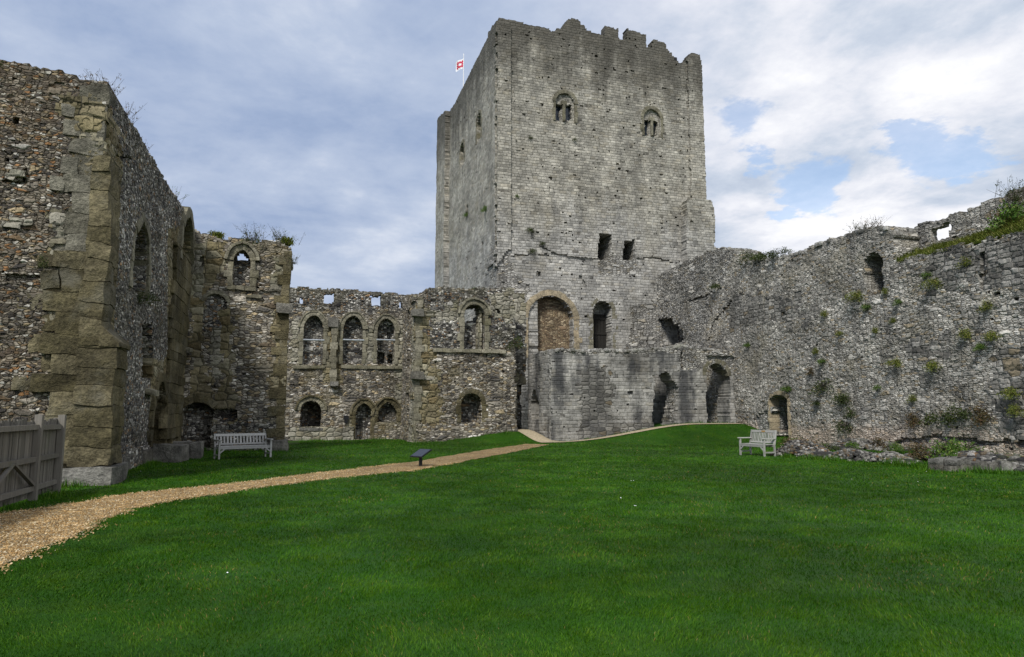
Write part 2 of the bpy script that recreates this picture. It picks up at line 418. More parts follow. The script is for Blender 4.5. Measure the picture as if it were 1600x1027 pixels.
def m_lawn(name, blade):
    t = NT(name)
    if blade:
        geo = t.t.nodes.new('ShaderNodeNewGeometry').outputs['Position']
        r = t.rnd()
    else:
        geo = t.t.nodes.new('ShaderNodeNewGeometry').outputs['Position']; r = t.noise(geo, 60., 3, .7)
    big = t.noise(geo, .22, 4, .6); mid = t.noise(geo, 1.7, 4, .65)
    col = t.ramp(r, [(0, (.013, .056, .003)), (.5, (.038, .128, .004)), (.88, (.075, .188, .008)), (.965, (.095, .18, .015)), (.99, (.24, .21, .07))] if blade else [(0.2, (.008, .030, .002)), (.8, (.024, .085, .004))])
    col = t.mix(t.ss(mid, .40, .68), col, t.mix(1., col, (1.5, 1.15, 1.0), 'MULTIPLY'))
    bl = t.noise(t.vm('ADD', geo, (40., 9., 0)), .9, 4, .65)
    col = t.mix(t.mul(t.ss(bl, .54, .70), .4), col, t.mix(1., col, (1.05, .92, 2.2), 'MULTIPLY'))
    col = t.scale(col, t.ss(big, .32, .68, .74, 1.24))
    t.put(t.b.inputs['Base Color'], col); t.b.inputs['Roughness'].default_value = .55
    t.b.inputs['Specular IOR Level'].default_value = .18 if blade else .1
    if blade:
        tr = t.n('ShaderNodeBsdfTranslucent', 0, Color=col)
        mx = t.n('ShaderNodeMixShader', 0, i0=.3, i1=t.b.outputs[0], i2=tr)
        t.t.links.new(mx, t.t.nodes['Material Output'].inputs[0])
    return t.m
M['lawn'] = m_lawn('lawn_soil', False); M['blade'] = m_lawn('grass_blade', True)

def m_gravel():
    t = NT('path_gravel'); geo = t.t.nodes.new('ShaderNodeNewGeometry').outputs['Position']
    q = t.vm('MULTIPLY', geo, (1, 1, 0.))
    v = t.sep(t.voro(q, sc=36.)); e = t.voro(q, 'DISTANCE_TO_EDGE', out='Distance', sc=36.)
    col = t.ramp(v[0], [(0, (.24, .13, .045)), (.18, (.46, .29, .11)), (.4, (.60, .42, .19)), (.65, (.68, .52, .28)), (.86, (.72, .62, .42)), (.96, (.26, .23, .18))], True)
    col = t.scale(col, t.add(.65, t.mul(v[1], .6)))
    col = t.mix(t.ss(e, .02, .16, .8, 0.), col, (.16, .095, .045))
    big = t.noise(geo, .8, 5, .65)
    col = t.scale(col, t.ss(big, .3, .7, .75, 1.15))
    return t.out(col, t.add(t.ss(e, 0, .3), v[2]), .02, 1., .9)
M['gravel'] = m_gravel()
M['pebble'] = m_leaf('pebble', (.40, .24, .09), (.64, .47, .24), (.74, .66, .48))

# ------------------------------------------------------------------ walls
class W:
    def __init__(s, ax, val, sgn):      # ax 'Y': plane Y=val facing -Y (u = X);  'X': plane X=val, normal sgn*X (u = Y)
        s.ax = ax; s.val = val
        if ax == 'Y': s.U = np.array((1., 0, 0)); s.N = np.array((0, float(sgn), 0)); s.O = np.array((0, val, 0.))
        else: s.U = np.array((0, 1., 0)); s.N = np.array((float(sgn), 0, 0)); s.O = np.array((val, 0, 0.))
    def uv(s, x, y):
        p = onY(x, y, s.val) if s.ax == 'Y' else onX(x, y, s.val)
        return (p[0], p[2]) if s.ax == 'Y' else (p[1], p[2])
    def P(s, pts): return [s.uv(*p) for p in pts]
    def rect(s, x0, y0, x1, y1): return s.P([(x0, y0), (x1, y0), (x1, y1), (x0, y1)])
    def pt(s, u, v, d=0.):               # d = depth behind the face
        u = np.asarray(u, float)[..., None]; v = np.asarray(v, float)[..., None]; d = np.asarray(d, float)[..., None]
        return s.O + u * s.U + v * np.array((0, 0, 1.)) - d * s.N
    def arch(s, xl, xr, yt, yb, kind='round', flat=.5):
        """opening given by measured extents -> dict with polygon, spring line and curve"""
        ym = (yt + yb) / 2
        ua, ub = s.uv(xl, ym)[0], s.uv(xr, ym)[0]
        xm = (xl + xr) / 2
        vt = s.uv(xm, yt)[1]; vb = s.uv(xm, yb)[1]
        u0, u1 = min(ua, ub), max(ua, ub); w = u1 - u0; c = (u0 + u1) / 2
        t = np.linspace(0, 1, 15)
        if kind == 'round':
            rise = min(w / 2, vt - vb); sp = vt - rise
            a = pi * (1 - t); cu = [(c + w / 2 * cos(q), sp + rise * sin(q)) for q in a]
        elif kind == 'pointed':
            rise = min(w * .72, (vt - vb) * .8); sp = vt - rise; R = (rise ** 2 + w * w / 4) / w
            a0 = math.acos((R - w / 2) / R); cu = []
            for q in t:
                if q <= .5: aa = pi - a0 * q * 2; cu.append((u0 + R + R * cos(aa), sp + R * sin(aa)))
                else: aa = a0 * (1 - q) * 2; cu.append((u1 - R + R * cos(aa), sp + R * sin(aa)))
        else:
            rise = w * flat * .5; sp = vt - rise
            cu = [(u0 + w * q, sp + rise * (1 - (2 * q - 1) ** 2)) for q in t]
        return dict(poly=[(u0, vb)] + cu + [(u1, vb)], curve=cu, sp=sp, u0=u0, u1=u1, vb=vb, vt=vt)
    def build(s, name, poly, T, mats, parent, cell=.12, rec=(), pat=(), jit=.6, bulge=.05, rag=.08, holes=0., stone=0., seed=0, back=True, thin=()):
        us = [p[0] for p in poly]; vs = [p[1] for p in poly]
        u0, u1, v0, v1 = min(us) - .2, max(us) + .2, min(vs) - .1, max(vs) + .4
        nu = int(math.ceil((u1 - u0) / cell)); nv = int(math.ceil((v1 - v0) / cell))
        uc = u0 + (np.arange(nu) + .5) * cell; vc = v0 + (np.arange(nv) + .5) * cell
        U, V = np.meshgrid(uc, vc, indexing='ij')
        ru = (fbm(U * 2.3, V * 2.3, seed, 3) - .5) * 2 * rag; rv = (fbm(U * 2.3 + 40, V * 2.3 + 9, seed + 1, 3) - .5) * 2 * rag
        solid = inpoly(U + ru, V + rv, poly)
        D = np.zeros(U.shape); MI = np.zeros(U.shape, int)
        if stone:
            D = D + stone * (RNG.random(U.shape) > .62)
        for p in pat:
            pl, mi = p[0], p[1]
            rr = p[2] if len(p) > 2 else 1.
            MI[inpoly(U + ru * rr, V + rv * rr, pl)] = mi
        if holes:
            ids = np.argwhere(solid & (RNG.random(U.shape) < holes))
            for i, j in ids:
                w_ = 1 if random.random() < .7 else 2
                D[i:i + w_, j:j + 1] = .18 + .2 * random.random()
        for r in rec:
            pl, dep = r[0], r[1]; mi = r[2] if len(r) > 2 else None; rr = r[3] if len(r) > 3 else .4
            if isinstance(pl, tuple) and pl[0] == 'line': k = polydist(U + ru, V + rv, pl[1]) < pl[2]
            else: k = inpoly(U + ru * rr, V + rv * rr, pl)
            if dep is None: solid &= ~k
            else:
                D[k] = dep
                if mi is not None: MI[k] = mi
        TT = np.full(U.shape, float(T))
        for pl, tk in thin: TT[inpoly(U, V, pl)] = tk
        ii, jj = np.meshgrid(np.arange(nu + 1), np.arange(nv + 1), indexing='ij')
        ju = (RNG.random(ii.shape) - .5) * jit * cell; jv = (RNG.random(ii.shape) - .5) * jit * cell
        GU = u0 + ii * cell + ju; GV = v0 + jj * cell + jv
        B = bulge * 2 * (fbm(GU * .8, GV * .8, seed + 2, 4) - .5) + (RNG.random(ii.shape) - .5) * bulge * .5
        mb = MB()
        def pt(i, j, d): return s.pt(GU[i, j], GV[i, j], d - B[i, j])
        I, J = np.nonzero(solid); d = D[I, J]
        f = np.stack([pt(I, J, d), pt(I + 1, J, d), pt(I + 1, J + 1, d), pt(I, J + 1, d)], 1)
        off = np.array((s.val * 1.7 + (3 if s.ax == 'X' else 0), 0.))
        fuv = np.stack([np.stack([GU[a, b], GV[a, b]], -1) for a, b in ((I, J), (I + 1, J), (I + 1, J + 1), (I, J + 1))], 1) + off
        flip = np.dot(np.cross(s.U, (0, 0, 1)), s.N) < 0
        if flip: f = f[:, ::-1]; fuv = fuv[:, ::-1]
        mb.quads(f, fuv, MI[I, J])
        if back:
            tt = TT[I, J]
            bk = np.stack([pt(I, J, tt), pt(I, J + 1, tt), pt(I + 1, J + 1, tt), pt(I + 1, J, tt)], 1)
            mb.quads(bk, fuv, 0)
        # reveals: where two neighbouring cells differ in depth
        pad = lambda A, f: np.pad(A, 1, constant_values=f)
        Sp = pad(solid, False); Dp = pad(D, 0.); Tp = pad(TT, 0.); Mp = pad(MI, 0)
        for axn in (0, 1):
            lo_ = lambda A: A[:-1, 1:-1] if axn == 0 else A[1:-1, :-1]
            hi_ = lambda A: A[1:, 1:-1] if axn == 0 else A[1:-1, 1:]
            sa, sb, da, db, ta, tb, ma, mb2 = lo_(Sp), hi_(Sp), lo_(Dp), hi_(Dp), lo_(Tp), hi_(Tp), lo_(Mp), hi_(Mp)
            sets = []
            k = sa & sb & (np.abs(da - db) > 1e-6)
            sets.append((k, np.minimum(da, db), np.maximum(da, db), np.where(da < db, ma, mb2)))
            k = sa & sb & (np.abs(ta - tb) > 1e-6); sets.append((k, np.minimum(ta, tb), np.maximum(ta, tb), np.where(da < db, ma, mb2)))
            k = sa & ~sb; sets.append((k, da, ta, ma))
            k = sb & ~sa; sets.append((k, db, tb, mb2))
            for k, lo, hi, mi in sets:
                I, J = np.nonzero(k)
                if not len(I): continue
                lo, hi, mi = lo[I, J], hi[I, J], mi[I, J]
                I2, J2 = (I, J + 1) if axn == 0 else (I + 1, J)
                q = np.stack([pt(I, J, lo), pt(I2, J2, lo), pt(I2, J2, hi), pt(I, J, hi)], 1)
                if axn == 0: g = lambda i, j, dd: np.stack([dd + 7.7 + GU[i, j], GV[i, j]], -1)
                else: g = lambda i, j, dd: np.stack([GU[i, j], dd + GV[i, j]], -1)
                uv = np.stack([g(I, J, lo), g(I2, J2, lo), g(I2, J2, hi), g(I, J, hi)], 1) + off
                mb.quads(q, uv, mi)
        return mb.build(name, [M[k] for k in mats], parent)
    def ring(s, name, ar, width, parent, mat, proud=.03, depth=.3, n=11, jambs=True, jh=.4, wj=None, arc=True, lo=None, off=0.):
        """cut-stone surround of an opening: voussoirs and jamb blocks"""
        mb = MB(); cu = np.array(ar['curve']); ctr = np.array(((ar['u0'] + ar['u1']) / 2, ar['sp'] - .15 * (ar['u1'] - ar['u0'])))
        L = np.concatenate([[0], np.cumsum(np.linalg.norm(np.diff(cu, axis=0), axis=1))]); tt = L / L[-1]
        at = lambda q: np.array([np.interp(q, tt, cu[:, 0]), np.interp(q, tt, cu[:, 1])])
        def at_(q): return at(q)
        def nrm(q):
            d = at(min(1, q + .02)) - at(max(0, q - .02)); k = np.array((-d[1], d[0])); return k / np.linalg.norm(k)
        if arc:
            for i in range(n):
                a, b = i / n + .012 / n, (i + 1) / n - .012 / n
                wd = width * random.uniform(.9, 1.12); pr = proud + random.uniform(-.012, .012)
                c8 = [[[s.pt(*p, dd) for dd in (depth, -pr)] for p in ((at(q) + nrm(q) * off), (at(q) + nrm(q) * (wd + off)))] for q in (a, b)]
                hexblock(mb, c8, 3, .10, .022, 5.)
        if jambs:
            for sg, uu in ((-1, ar['u0']), (1, ar['u1'])):
                v = ar['vb'] if lo is None else lo
                k = 0
                while v < ar['sp'] - .08:
                    h = min(jh * random.uniform(.75, 1.25), ar['sp'] - v)
                    wd = (wj or width) * (1.35 if k % 2 else .9) * random.uniform(.85, 1.15); pr = proud + random.uniform(-.015, .012)
                    ua, ub = sorted((uu, uu + sg * wd))
                    c8 = [[[s.pt(p, q, dd) for dd in (depth, -pr)] for q in (v + .006, v + h - .006)] for p in (ua, ub)]
                    
                    hexblock(mb, c8, 3, .10, .025, 5.)
                    v += h; k += 1
        return mb.build(name, M[mat], parent)
    def course(s, name, u0, u1, v0, v1, parent, mat, proud=.12, L=.7, depth=.1, amp=.015, gap=.01, drop=0.):
        mb = MB(); u = u0
        while u < u1 - .05:
            l = min(L * random.uniform(.6, 1.4), u1 - u)
            if random.random() >= drop:
                pr = proud * random.uniform(.75, 1.15)
                c8 = [[[s.pt(p, q, dd) for dd in (depth, -pr)] for q in (v0 + random.uniform(-.02, .02), v1 + random.uniform(-.02, .02))] for p in (u + gap / 2, u + l - gap / 2)]
                hexblock(mb, c8, 3, .10, amp, 4.)
            u += l
        return mb.build(name, M[mat], parent)
    def quoins(s, name, u0, u1, v0, v1, parent, mat, proud=.05, h=.38, depth=.15, amp=.02, alt=.3, side=0):
        mb = MB(); v = v0; k = 0
        while v < v1 - .08:
            hh = min(h * random.uniform(.75, 1.25), v1 - v); e = alt * (k % 2) * random.uniform(.5, 1.2)
            a, b = (u0 - (e if side <= 0 else 0), u1 + (e if side >= 0 else 0)); pr = proud + random.uniform(-.025, .02)
            cuts = [a, b] if b - a < .9 else [a, a + (b - a) * random.uniform(.35, .65), b]
            for p, q in zip(cuts[:-1], cuts[1:]):
                c8 = [[[s.pt(x, y, dd) for dd in (depth, -pr)] for y in (v + .005, v + hh - .005)] for x in (p + .005, q - .005)]
                hexblock(mb, c8, 3, .08, amp, 3.5)
            v += hh; k += 1
        return mb.build(name, M[mat], parent)

def pz(y0, pts): return pts

# ================================================================== LEFT HALL WALL (A)
XA, YA = -4.7, 17.8
A = thing('ruined_hall', 'tall dark flint ruin behind the fence, with big tan corner stones and a lancet window', 'ruin', (XA, YA, 0))
wa = W('Y', YA, -1)
top = wa.P([(-60, 84), (0, 92), (35, 97), (70, 107), (100, 113), (125, 119), (163, 126)])
outl = [(-15, -.3), (-15, top[0][1])] + top + [(XA, top[-1][1]), (XA, -.3)]
wa.build('front_wall', outl, 1.6, ['flint', 'green', 'pale'], A, .075, stone=.018, bulge=.07, rag=.12, holes=.004,
         rec=[(wa.rect(18, 182, 32, 192), .3), (wa.rect(10, 268, 45, 278), -.08, 2), (wa.rect(0, 280, 40, 286), .12), (wa.rect(5, 345, 50, 356), -.06, 2), (wa.rect(80, 372, 104, 384), -.05, 2), (wa.rect(10, 430, 60, 438), .1), (wa.rect(20, 560, 95, 566), .05)],
         pat=[(wa.P([(96, 150), (170, 130), (170, 760), (70, 760), (78, 600), (90, 480), (85, 420), (75, 345), (110, 330), (118, 260)]), 1, 3.), (wa.P([(110, 330), (80, 345), (85, 420), (130, 420), (150, 330)]), 2, 2.)])
ws = W('X', XA + .06, 1)
top = ws.P([(163, 126), (175, 145), (190, 168), (215, 205), (240, 250), (262, 290), (283, 322), (294, 332), (302, 356)])
lan = ws.arch(207, 232, 340, 462, 'pointed'); lan2 = ws.arch(281, 300, 334, 420, 'pointed')
outl = [(YA + .12, -.3)] + [(YA + .12, top[0][1])] + [p for p in top if p[0] > YA + .15] + [(31.6, top[-1][1]), (31.6, -.3)]
slot = ws.rect(222, 505, 238, 592); dr = ws.arch(237, 257, 592, 706, 'pointed')
ws.build('side_wall', outl, 1.6, ['flint_side', 'green', 'pale'], A, .08, stone=.015, bulge=.06, rag=.10, seed=2,
         rec=[(lan['poly'], .75, 2, .2), (lan2['poly'], .5, 1, .2), (slot, .35, 1), (dr['poly'], .9, 1), (ws.rect(258, 612, 268, 704), .4, 1),
              (ws.rect(180, 243, 205, 250), .2), (ws.rect(188, 700, 232, 742), -.12, 0), (ws.rect(236, 704, 312, 735), -.3, 2)],
         pat=[(ws.P([(262, 360), (310, 345), (310, 600), (262, 600)]), 1, 2.), (ws.P([(236, 560), (300, 560), (300, 720), (232, 720)]), 1, 2.),
              (ws.P([(160, 120), (190, 240), (182, 440), (160, 760)]), 1, 2.)])
ws.ring('lancet_surround', lan, .26, A, 'quoinpale', .05, .5, 12)
ws.ring('broken_arch', lan2, .4, A, 'quoinpale', .12, .4, 10)
ws.ring('doorway_surround', dr, .35, A, 'quoin', .10, .5, 9)
# the great corner: stacked weathered blocks wrapping both faces
mb = MB(); v = .45; k = 0; low_mb = None
while v < 9.35:
    if v > 5.2 and low_mb is None: low_mb = mb; mb = MB()
    h = min(random.uniform(.36, .56), 9.4 - v)
    big = 1. if v < 4.9 else .72
    lf = (.92 if k % 2 else .74) * big * random.uniform(.85, 1.15); ls = (.9 if k % 2 else 1.1) * big * random.uniform(.9, 1.1)
    pr = (.10 if v < 4.9 else .03) + random.uniform(-.02, .03)
    hexblock(mb, box8(XA - lf, XA + pr, YA - pr, YA + .5, v + .006, v + h - .006), 10, .045, .032, 4.1)
    hexblock(mb, box8(XA - .5, XA + pr * .9, YA + .42, YA + ls, v + .01, v + h - .008), 10, .045, .032, 4.3)
    if random.random() < (.45 if v < 5.2 else .8): hexblock(mb, box8(XA - lf - random.uniform(.25, .5), XA - lf + .02, YA - .03, YA + .3, v + .03, v + h - .05), 6, .2, .04, 3.)
    v += h; k += 1
low_mb.build('corner_quoin', M['quoin'], A); mb.build('corner_quoin', M['quoinworn'], A)
# buttress clasping the corner, stepped in at a sloping set-off
mb = MB(); v = .40
while v < 3.1:
    h = min(random.uniform(.36, .50), 3.16 - v); hexblock(mb, box8(-4.86, -4.08 + random.uniform(-.03, .03), YA - .2 + random.uniform(-.02, .02), YA + .95, v + .006, v + h - .006), 10, .05, .032, 4.1); v += h
mb.build('corner_buttress', M['quoin'], A)
mb = MB(); v = 3.3
while v < 7.3:
    h = random.uniform(.36, .52); e_ = max(0., (v - 5.6) * .08)
    hexblock(mb, box8(-4.86, -4.40 - e_ + random.uniform(-.03, .03), YA - .17 + random.uniform(-.02, .02), YA + .8 + random.uniform(-.1, .15), v + .006, v + h - .006), 10, .07, .04, 3.6); v += h
mb.build('corner_buttress', M['quoin'], A)
mb = MB(); c8 = [[[(x_, y_, z_) for z_ in ((3.10, 3.62) if x_ < -4.3 else (3.10, 3.20))] for y_ in (YA - .215, YA + .98)] for x_ in (-4.44, -4.02)]
hexblock(mb, c8, 6, .08, .03, 3.5); hexblock(mb, box8(-4.86, -4.42, YA - .19, YA + .9, 3.13, 3.34), 6, .06, .03, 3.5); mb.build('weathered_setoff', M['quoin'], A)
mb = MB()
for (x0, x1, y0, y1, z0, z1) in ((-5.3, -3.96, YA - .42, YA + 1.15, -.2, .40), (-5.9, -5.28, YA - .38, YA + 1.2, -.2, .36), (-7.6, -5.88, YA - .3, YA + .4, -.2, .36), (-9.6, -7.6, YA - .28, YA + .4, -.2, .38)):
    hexblock(mb, box8(x0, x1, y0, y1, z0, z1), 6, .08, .05, 2.2)
y = YA + 1.2
while y < 26.5:
    l = random.uniform(.7, 1.6); hexblock(mb, box8(XA - .2, XA + .25 + random.uniform(-.05, .05), y, min(y + l, 27), -.2, .4 + random.uniform(-.08, .08)), 6, .08, .05, 2.2); y += l + .01
for p in ((245, 720), (270, 722), (297, 716)):
    q = onZ(*p); hexblock(mb, box8(q[0] - .55, q[0] + .35, q[1] - .5, q[1] + .9, -.15, random.uniform(.35, .6)), 6, .12, .06, 2.)
mb.build('plinth', M['lichen'], A)
for qx, qy, a_, b_ in ((287, 545, .35, .35), (230, 612, .4, .4)):
    q = ws.uv(qx, qy); mb = MB()
    c8 = [[[(x_, y_, z_ + (.10 if x_ < XA else -.04)) for z_ in (q[1] - .10, q[1] + .06)] for y_ in (q[0] - a_, q[0] + b_)] for x_ in (XA - .1, XA + .36)]
    hexblock(mb, c8, 4, .1, .03, 3.); mb.build('weathered_corbel', M['quoinpale'], A)
ws.quoins('shaft', *sorted((ws.uv(266, 480)[0], ws.uv(290, 480)[0])), ws.uv(280, 700)[1] + .5, ws.uv(280, 390)[1], A, 'quoin', .14, .42, .1, .03, .25)

# ================================================================== CROSS WALL (B)
YB = 31.3
B = thing('cross_wall', 'ragged rubble cross wall behind the long bench, with a small open pointed window near its top', 'ruin', (-.65, YB, 0))
wb = W('Y', YB, -1)
top = wb.P([(296, 356), (312, 362), (335, 371), (352, 372), (372, 374), (400, 377), (425, 378), (444, 379), (453, 386), (455, 400)])
outl = [(-5.2, -.3), (-5.2, top[0][1])] + top + [(-.62, 6.8), (-.7, 4), (-.62, 2), (-.6, -.3)]
gw = wb.arch(364, 391, 390, 447, 'pointed'); fp = wb.arch(284, 331, 628, 700, 'flat', .5); ra = wb.arch(318, 356, 459, 482, 'flat', .8)
wb.build('wall', outl, 1.5, ['rubble', 'green', 'pale', 'infill', 'flintgrey'], B, .09, stone=.02, bulge=.07, rag=.12, seed=4, holes=.004,
         pat=[(wb.P([(296, 372), (352, 380), (352, 430), (330, 455), (318, 480), (322, 560), (330, 640), (296, 640)]), 1, 3.),
              (wb.P([(300, 385), (318, 390), (318, 470), (300, 460)]), 2, 2.), (wb.rect(318, 480, 352, 520), 4), (wb.rect(330, 512, 346, 592), 2),
              (wb.P([(346, 480), (368, 480), (365, 600), (372, 660), (330, 650), (346, 592)]), 1, 3.),
              (wb.P([(425, 400), (460, 400), (460, 470), (432, 480)]), 2, 3.), (wb.P([(428, 480), (460, 480), (460, 620), (420, 620), (428, 560)]), 1, 3.), (wb.rect(408, 655, 442, 690), 2),
              (wb.rect(284, 660, 440, 720), 3, 3.)],
         rec=[(gw['poly'], .4, 3, .2), (wb.arch(368, 386, 391, 405, 'pointed')['poly'], None), (fp['poly'], 1.0, 3, .3), (ra['poly'], .12, 4), (wb.rect(331, 640, 372, 657), .4, 3), (wb.rect(313, 402, 319, 418), .3), (wb.rect(320, 480, 348, 510), .06), (wb.rect(405, 455, 440, 470), .1)], thin=[(wb.rect(355, 360, 400, 450), .75)])
wb.ring('window_surround', gw, .26, B, 'quoinpale', .07, .35, 10)
wb.ring('hood_mould', gw, .12, B, 'quoinpale', .17, .1, 10, jambs=False, off=.26)
wb.ring('hearth_arch', fp, .32, B, 'quoin', .06, .4, 8, jambs=False)
wb.ring('relieving_arch', ra, .16, B, 'quoinpale', .05, .2, 9, jambs=False)
wb.quoins('corner_quoin', -.95, -.6, .2, 8.7, B, 'quoin', .05, .42, .3, .035, .35, -1)
mb = MB(); hexblock(mb, box8(-1.1, -.45, YB - .35, YB + .6, -.2, .45), 6, .1, .05, 2.3)
p = wb.uv(445, 482); hexblock(mb, box8(p[0] - .35, p[0] + .3, YB - .3, YB, p[1] - .22, p[1] + .2), 4, .12, .03, 3.)
mb.build('pier_base', M['lichen'], B)
q = wb.uv(377, 449); wb.course('window_sill', q[0] - .6, q[0] + .6, q[1] - .12, q[1] + .05, B, 'quoinpale', .08, .5)
q = wb.uv(375, 462); wb.course('string_course', q[0] - .4, q[0] + .9, q[1] - .06, q[1] + .06, B, 'quoinpale', .06, .5, drop=.2)

# ================================================================== BACK WALL (C)
YC = 42.
Cw = thing('back_wall', 'low ruined back wall with three blocked arched windows and square holes open to the sky', 'ruin', (3, YC, 0))
wc = W('Y', YC, -1)
top = wc.P([(440, 449), (470, 449), (520, 451), (560, 454), (600, 457), (632, 461), (660, 459), (690, 456)])
outl = [(-7, -.3), (-7, top[0][1])] + top + [(8.2, top[-1][1]), (8.2, -.3)]
win = [wc.arch(474, 505, 492, 569, 'pointed'), wc.arch(536, 567, 493, 569, 'pointed'), wc.arch(589, 617, 497, 569, 'pointed')]
lw = wc.arch(469, 502, 626, 669, 'round'); dd = wc.arch(555, 581, 630, 686, 'pointed'); nc = wc.arch(590, 621, 628, 659, 'pointed')
rec = [(w_['poly'], .5, 1, .2) for w_ in win] + [(lw['poly'], 1.6, 1, 1.), (dd['poly'], .6, 1, .2), (nc['poly'], .45, 1, .3)]
for r in ((513.5 - 7, 458.5, 513.5 + 8, 473.5), (580, 461.5, 595.5, 477.5)): rec.append((wc.rect(*r), None, None, .6))
rec += [(wc.P([(467, 475), (469, 463), (472, 463), (474, 475)]), None), (wc.rect(624.5, 470, 629, 481), None)]
rec += [(wc.rect(592, 550, 602, 568), 1.1), (wc.rect(607, 552, 616, 568), 1.1), (wc.rect(606, 505, 614, 530), .9, 1, 2.), (wc.rect(452, 667, 552, 690), -.14, 2, 1.5), (wc.rect(583, 665, 628, 690), -.1, 0, 1.5), (wc.rect(452, 600, 470, 603), .1)]
wc.build('wall', outl, 2.0, ['rubble', 'infill', 'pale', 'green', 'flintgrey'], Cw, .085, stone=.02, bulge=.06, rag=.10, seed=5, holes=.003, rec=rec, thin=[(wc.rect(430, 430, 720, 484), .55)],
         pat=[(wc.rect(440, 440, 700, 486), 4, 4.), (wc.rect(455, 500, 475, 570), 2, 4.), (wc.rect(566, 505, 590, 570), 2, 5.), (wc.rect(505, 505, 535, 600), 3, 3.), (wc.rect(617, 500, 640, 690), 2, 5.), (wc.rect(540, 640, 628, 690), 3, 5.)])
for k, w_ in enumerate(win): wc.ring('window_surround', w_, .22, Cw, 'quoinpale', .06, .45, 11, jh=.42)
wc.ring('doorway_surround', dd, .24, Cw, 'quoin', .07, .5, 10)
for w_ in win: wc.ring('hood_mould', w_, .08, Cw, 'quoinpale', .11, .1, 9, jambs=False, off=.23)
for w_ in (dd, nc, lw): wc.ring('hood_mould', w_, .10, Cw, 'quoin', .14, .1, 9, jambs=False, off=.25)
wc.ring('niche_surround', nc, .22, Cw, 'quoin', .05, .4, 10)
wc.ring('window_arch', lw, .28, Cw, 'quoinpale', .05, .6, 11, jambs=False)
for k, (a, b) in enumerate(((472, 507), (534, 569), (588, 618))):
    mb = MB(); p, q = wc.uv(a, 531), wc.uv(b, 531); tube(mb, [wc.pt(p[0], p[1], -.02), wc.pt(q[0], p[1], -.02)], .05, n=6); mb.build('tie_bar', M['steel'], Cw)
a, b = wc.uv(458, 573), wc.uv(508, 573); wc.course('window_sill', a[0], b[0], a[1] - .1, a[1] + .1, Cw, 'quoinpale', .12, .8)
a, b = wc.uv(533, 573), wc.uv(630, 573); wc.course('window_sill', a[0], b[0], a[1] - .1, a[1] + .1, Cw, 'quoinpale', .12, .8)
a, b = wc.uv(515, 600), wc.uv(527, 512); wc.quoins('pilaster', a[0], b[0], a[1], b[1], Cw, 'quoinpale', .28, .42, .1, .03, .06)
mb = MB()
for (x0, x1, y0, y1, pr) in ((513, 529, 498, 512, .36), (515, 528, 597, 604, .4)):
    p, q = wc.uv(x0, y1), wc.uv(x1, y0); hexblock(mb, box8(p[0], q[0], YC - pr, YC + .1, p[1], q[1]), 4, .12, .025, 3.)
mb.build('capital', M['lichen'], Cw)
a, b = wc.uv(470, 670), wc.uv(503, 670); wc.course('lower_sill', a[0] - .1, b[0] + .1, a[1] - .12, a[1] + .06, Cw, 'lichen', .16, .6)
# little notice beside the blocked door
p = wc.uv(540.5, 653)
sg = thing('notice_board', 'tiny dark notice board on the back wall left of the blocked doorway', 'sign', (p[0], YC - .1, p[1] - .3))
mb = MB(); box(mb, p[0] - .15, p[0] + .15, YC - .10, YC - .06, p[1] - .12, p[1] + .14); mb.build('panel', M['black'], sg)
mb = MB(); box(mb, p[0] - .09, p[0] + .1, YC - .13, YC - .05, p[1] - .3, p[1] - .15); mb.build('bracket', M['black'], sg)

# ================================================================== CORNER RANGE (D)
YD, XD = 37.5, 5.95
D_ = thing('corner_range', 'projecting rubble ruin left of the keep, one arched window above another', 'ruin', (XD, YD, 0))
wd = W('Y', YD, -1)
top = wd.P([(645, 470), (652, 462), (660, 455), (672, 450), (690, 448), (730, 450), (770, 449), (795, 450), (802, 452), (803, 470)])
outl = [(XD, -.3), (XD, top[0][1])] + top + [(11.68, 7), (11.75, 3), (11.78, -.3)]
uw = wd.arch(725, 757, 476, 546, 'round'); lw = wd.arch(720, 753, 614, 661, 'round')
wd.build('front_wall', outl, 1.2, ['rubble', 'infill', 'pale', 'green', 'flintgrey'], D_, .08, stone=.025, bulge=.08, rag=.13, seed=6, holes=.004,
         rec=[(uw['poly'], .75, 1, .2), (wd.P([(731, 503), (728, 485), (735, 478), (748, 478), (752, 490), (745, 500), (738, 498)]), None, None, .6), (wd.P([(748, 478), (755, 485), (755, 545), (748, 545)]), .25, 2), (lw['poly'], 1.0, 1, .5), (wd.rect(775, 484, 782, 490), .5), (wd.rect(650, 664, 812, 692), -.18, 0, 1.5)],
         pat=[(wd.rect(670, 449, 803, 545), 4, 4.), (wd.P([(648, 470), (668, 470), (675, 560), (690, 620), (700, 690), (648, 690)]), 3, 5.), (wd.rect(766, 455, 803, 500), 2, 5.), (wd.rect(672, 480, 720, 500), 2, 6.)])
wl = W('X', XD - .06, -1)
outl = [(37.62, -.3), (37.62, 7.7), (38.2, 8.2), (39.5, 8.4), (42., 8.7), (42., -.3)]
wl.build('return_wall', outl, 1.2, ['rubble', 'green', 'pale'], D_, .09, stone=.03, bulge=.10, rag=.14, seed=7, pat=[([(37.5, 0), (38.4, 0), (38.2, 8), (37.5, 8)], 2, 5.)], rec=[([(39.2, 3.4), (40.2, 3.4), (40.2, 7.6), (39.2, 7.6)], .35, 1), ([(39., 0), (39.8, 0), (39.8, 2.8), (39.0, 2.8)], .35, 1)])
wd.ring('upper_window_arch', uw, .28, D_, 'quoinpale', .08, .5, 11, jh=.45)
wd.ring('hood_mould', uw, .12, D_, 'quoinpale', .17, .1, 10, jambs=False, off=.27)
wd.ring('lower_window_arch', lw, .26, D_, 'quoin', .05, .5, 10, jh=.4)
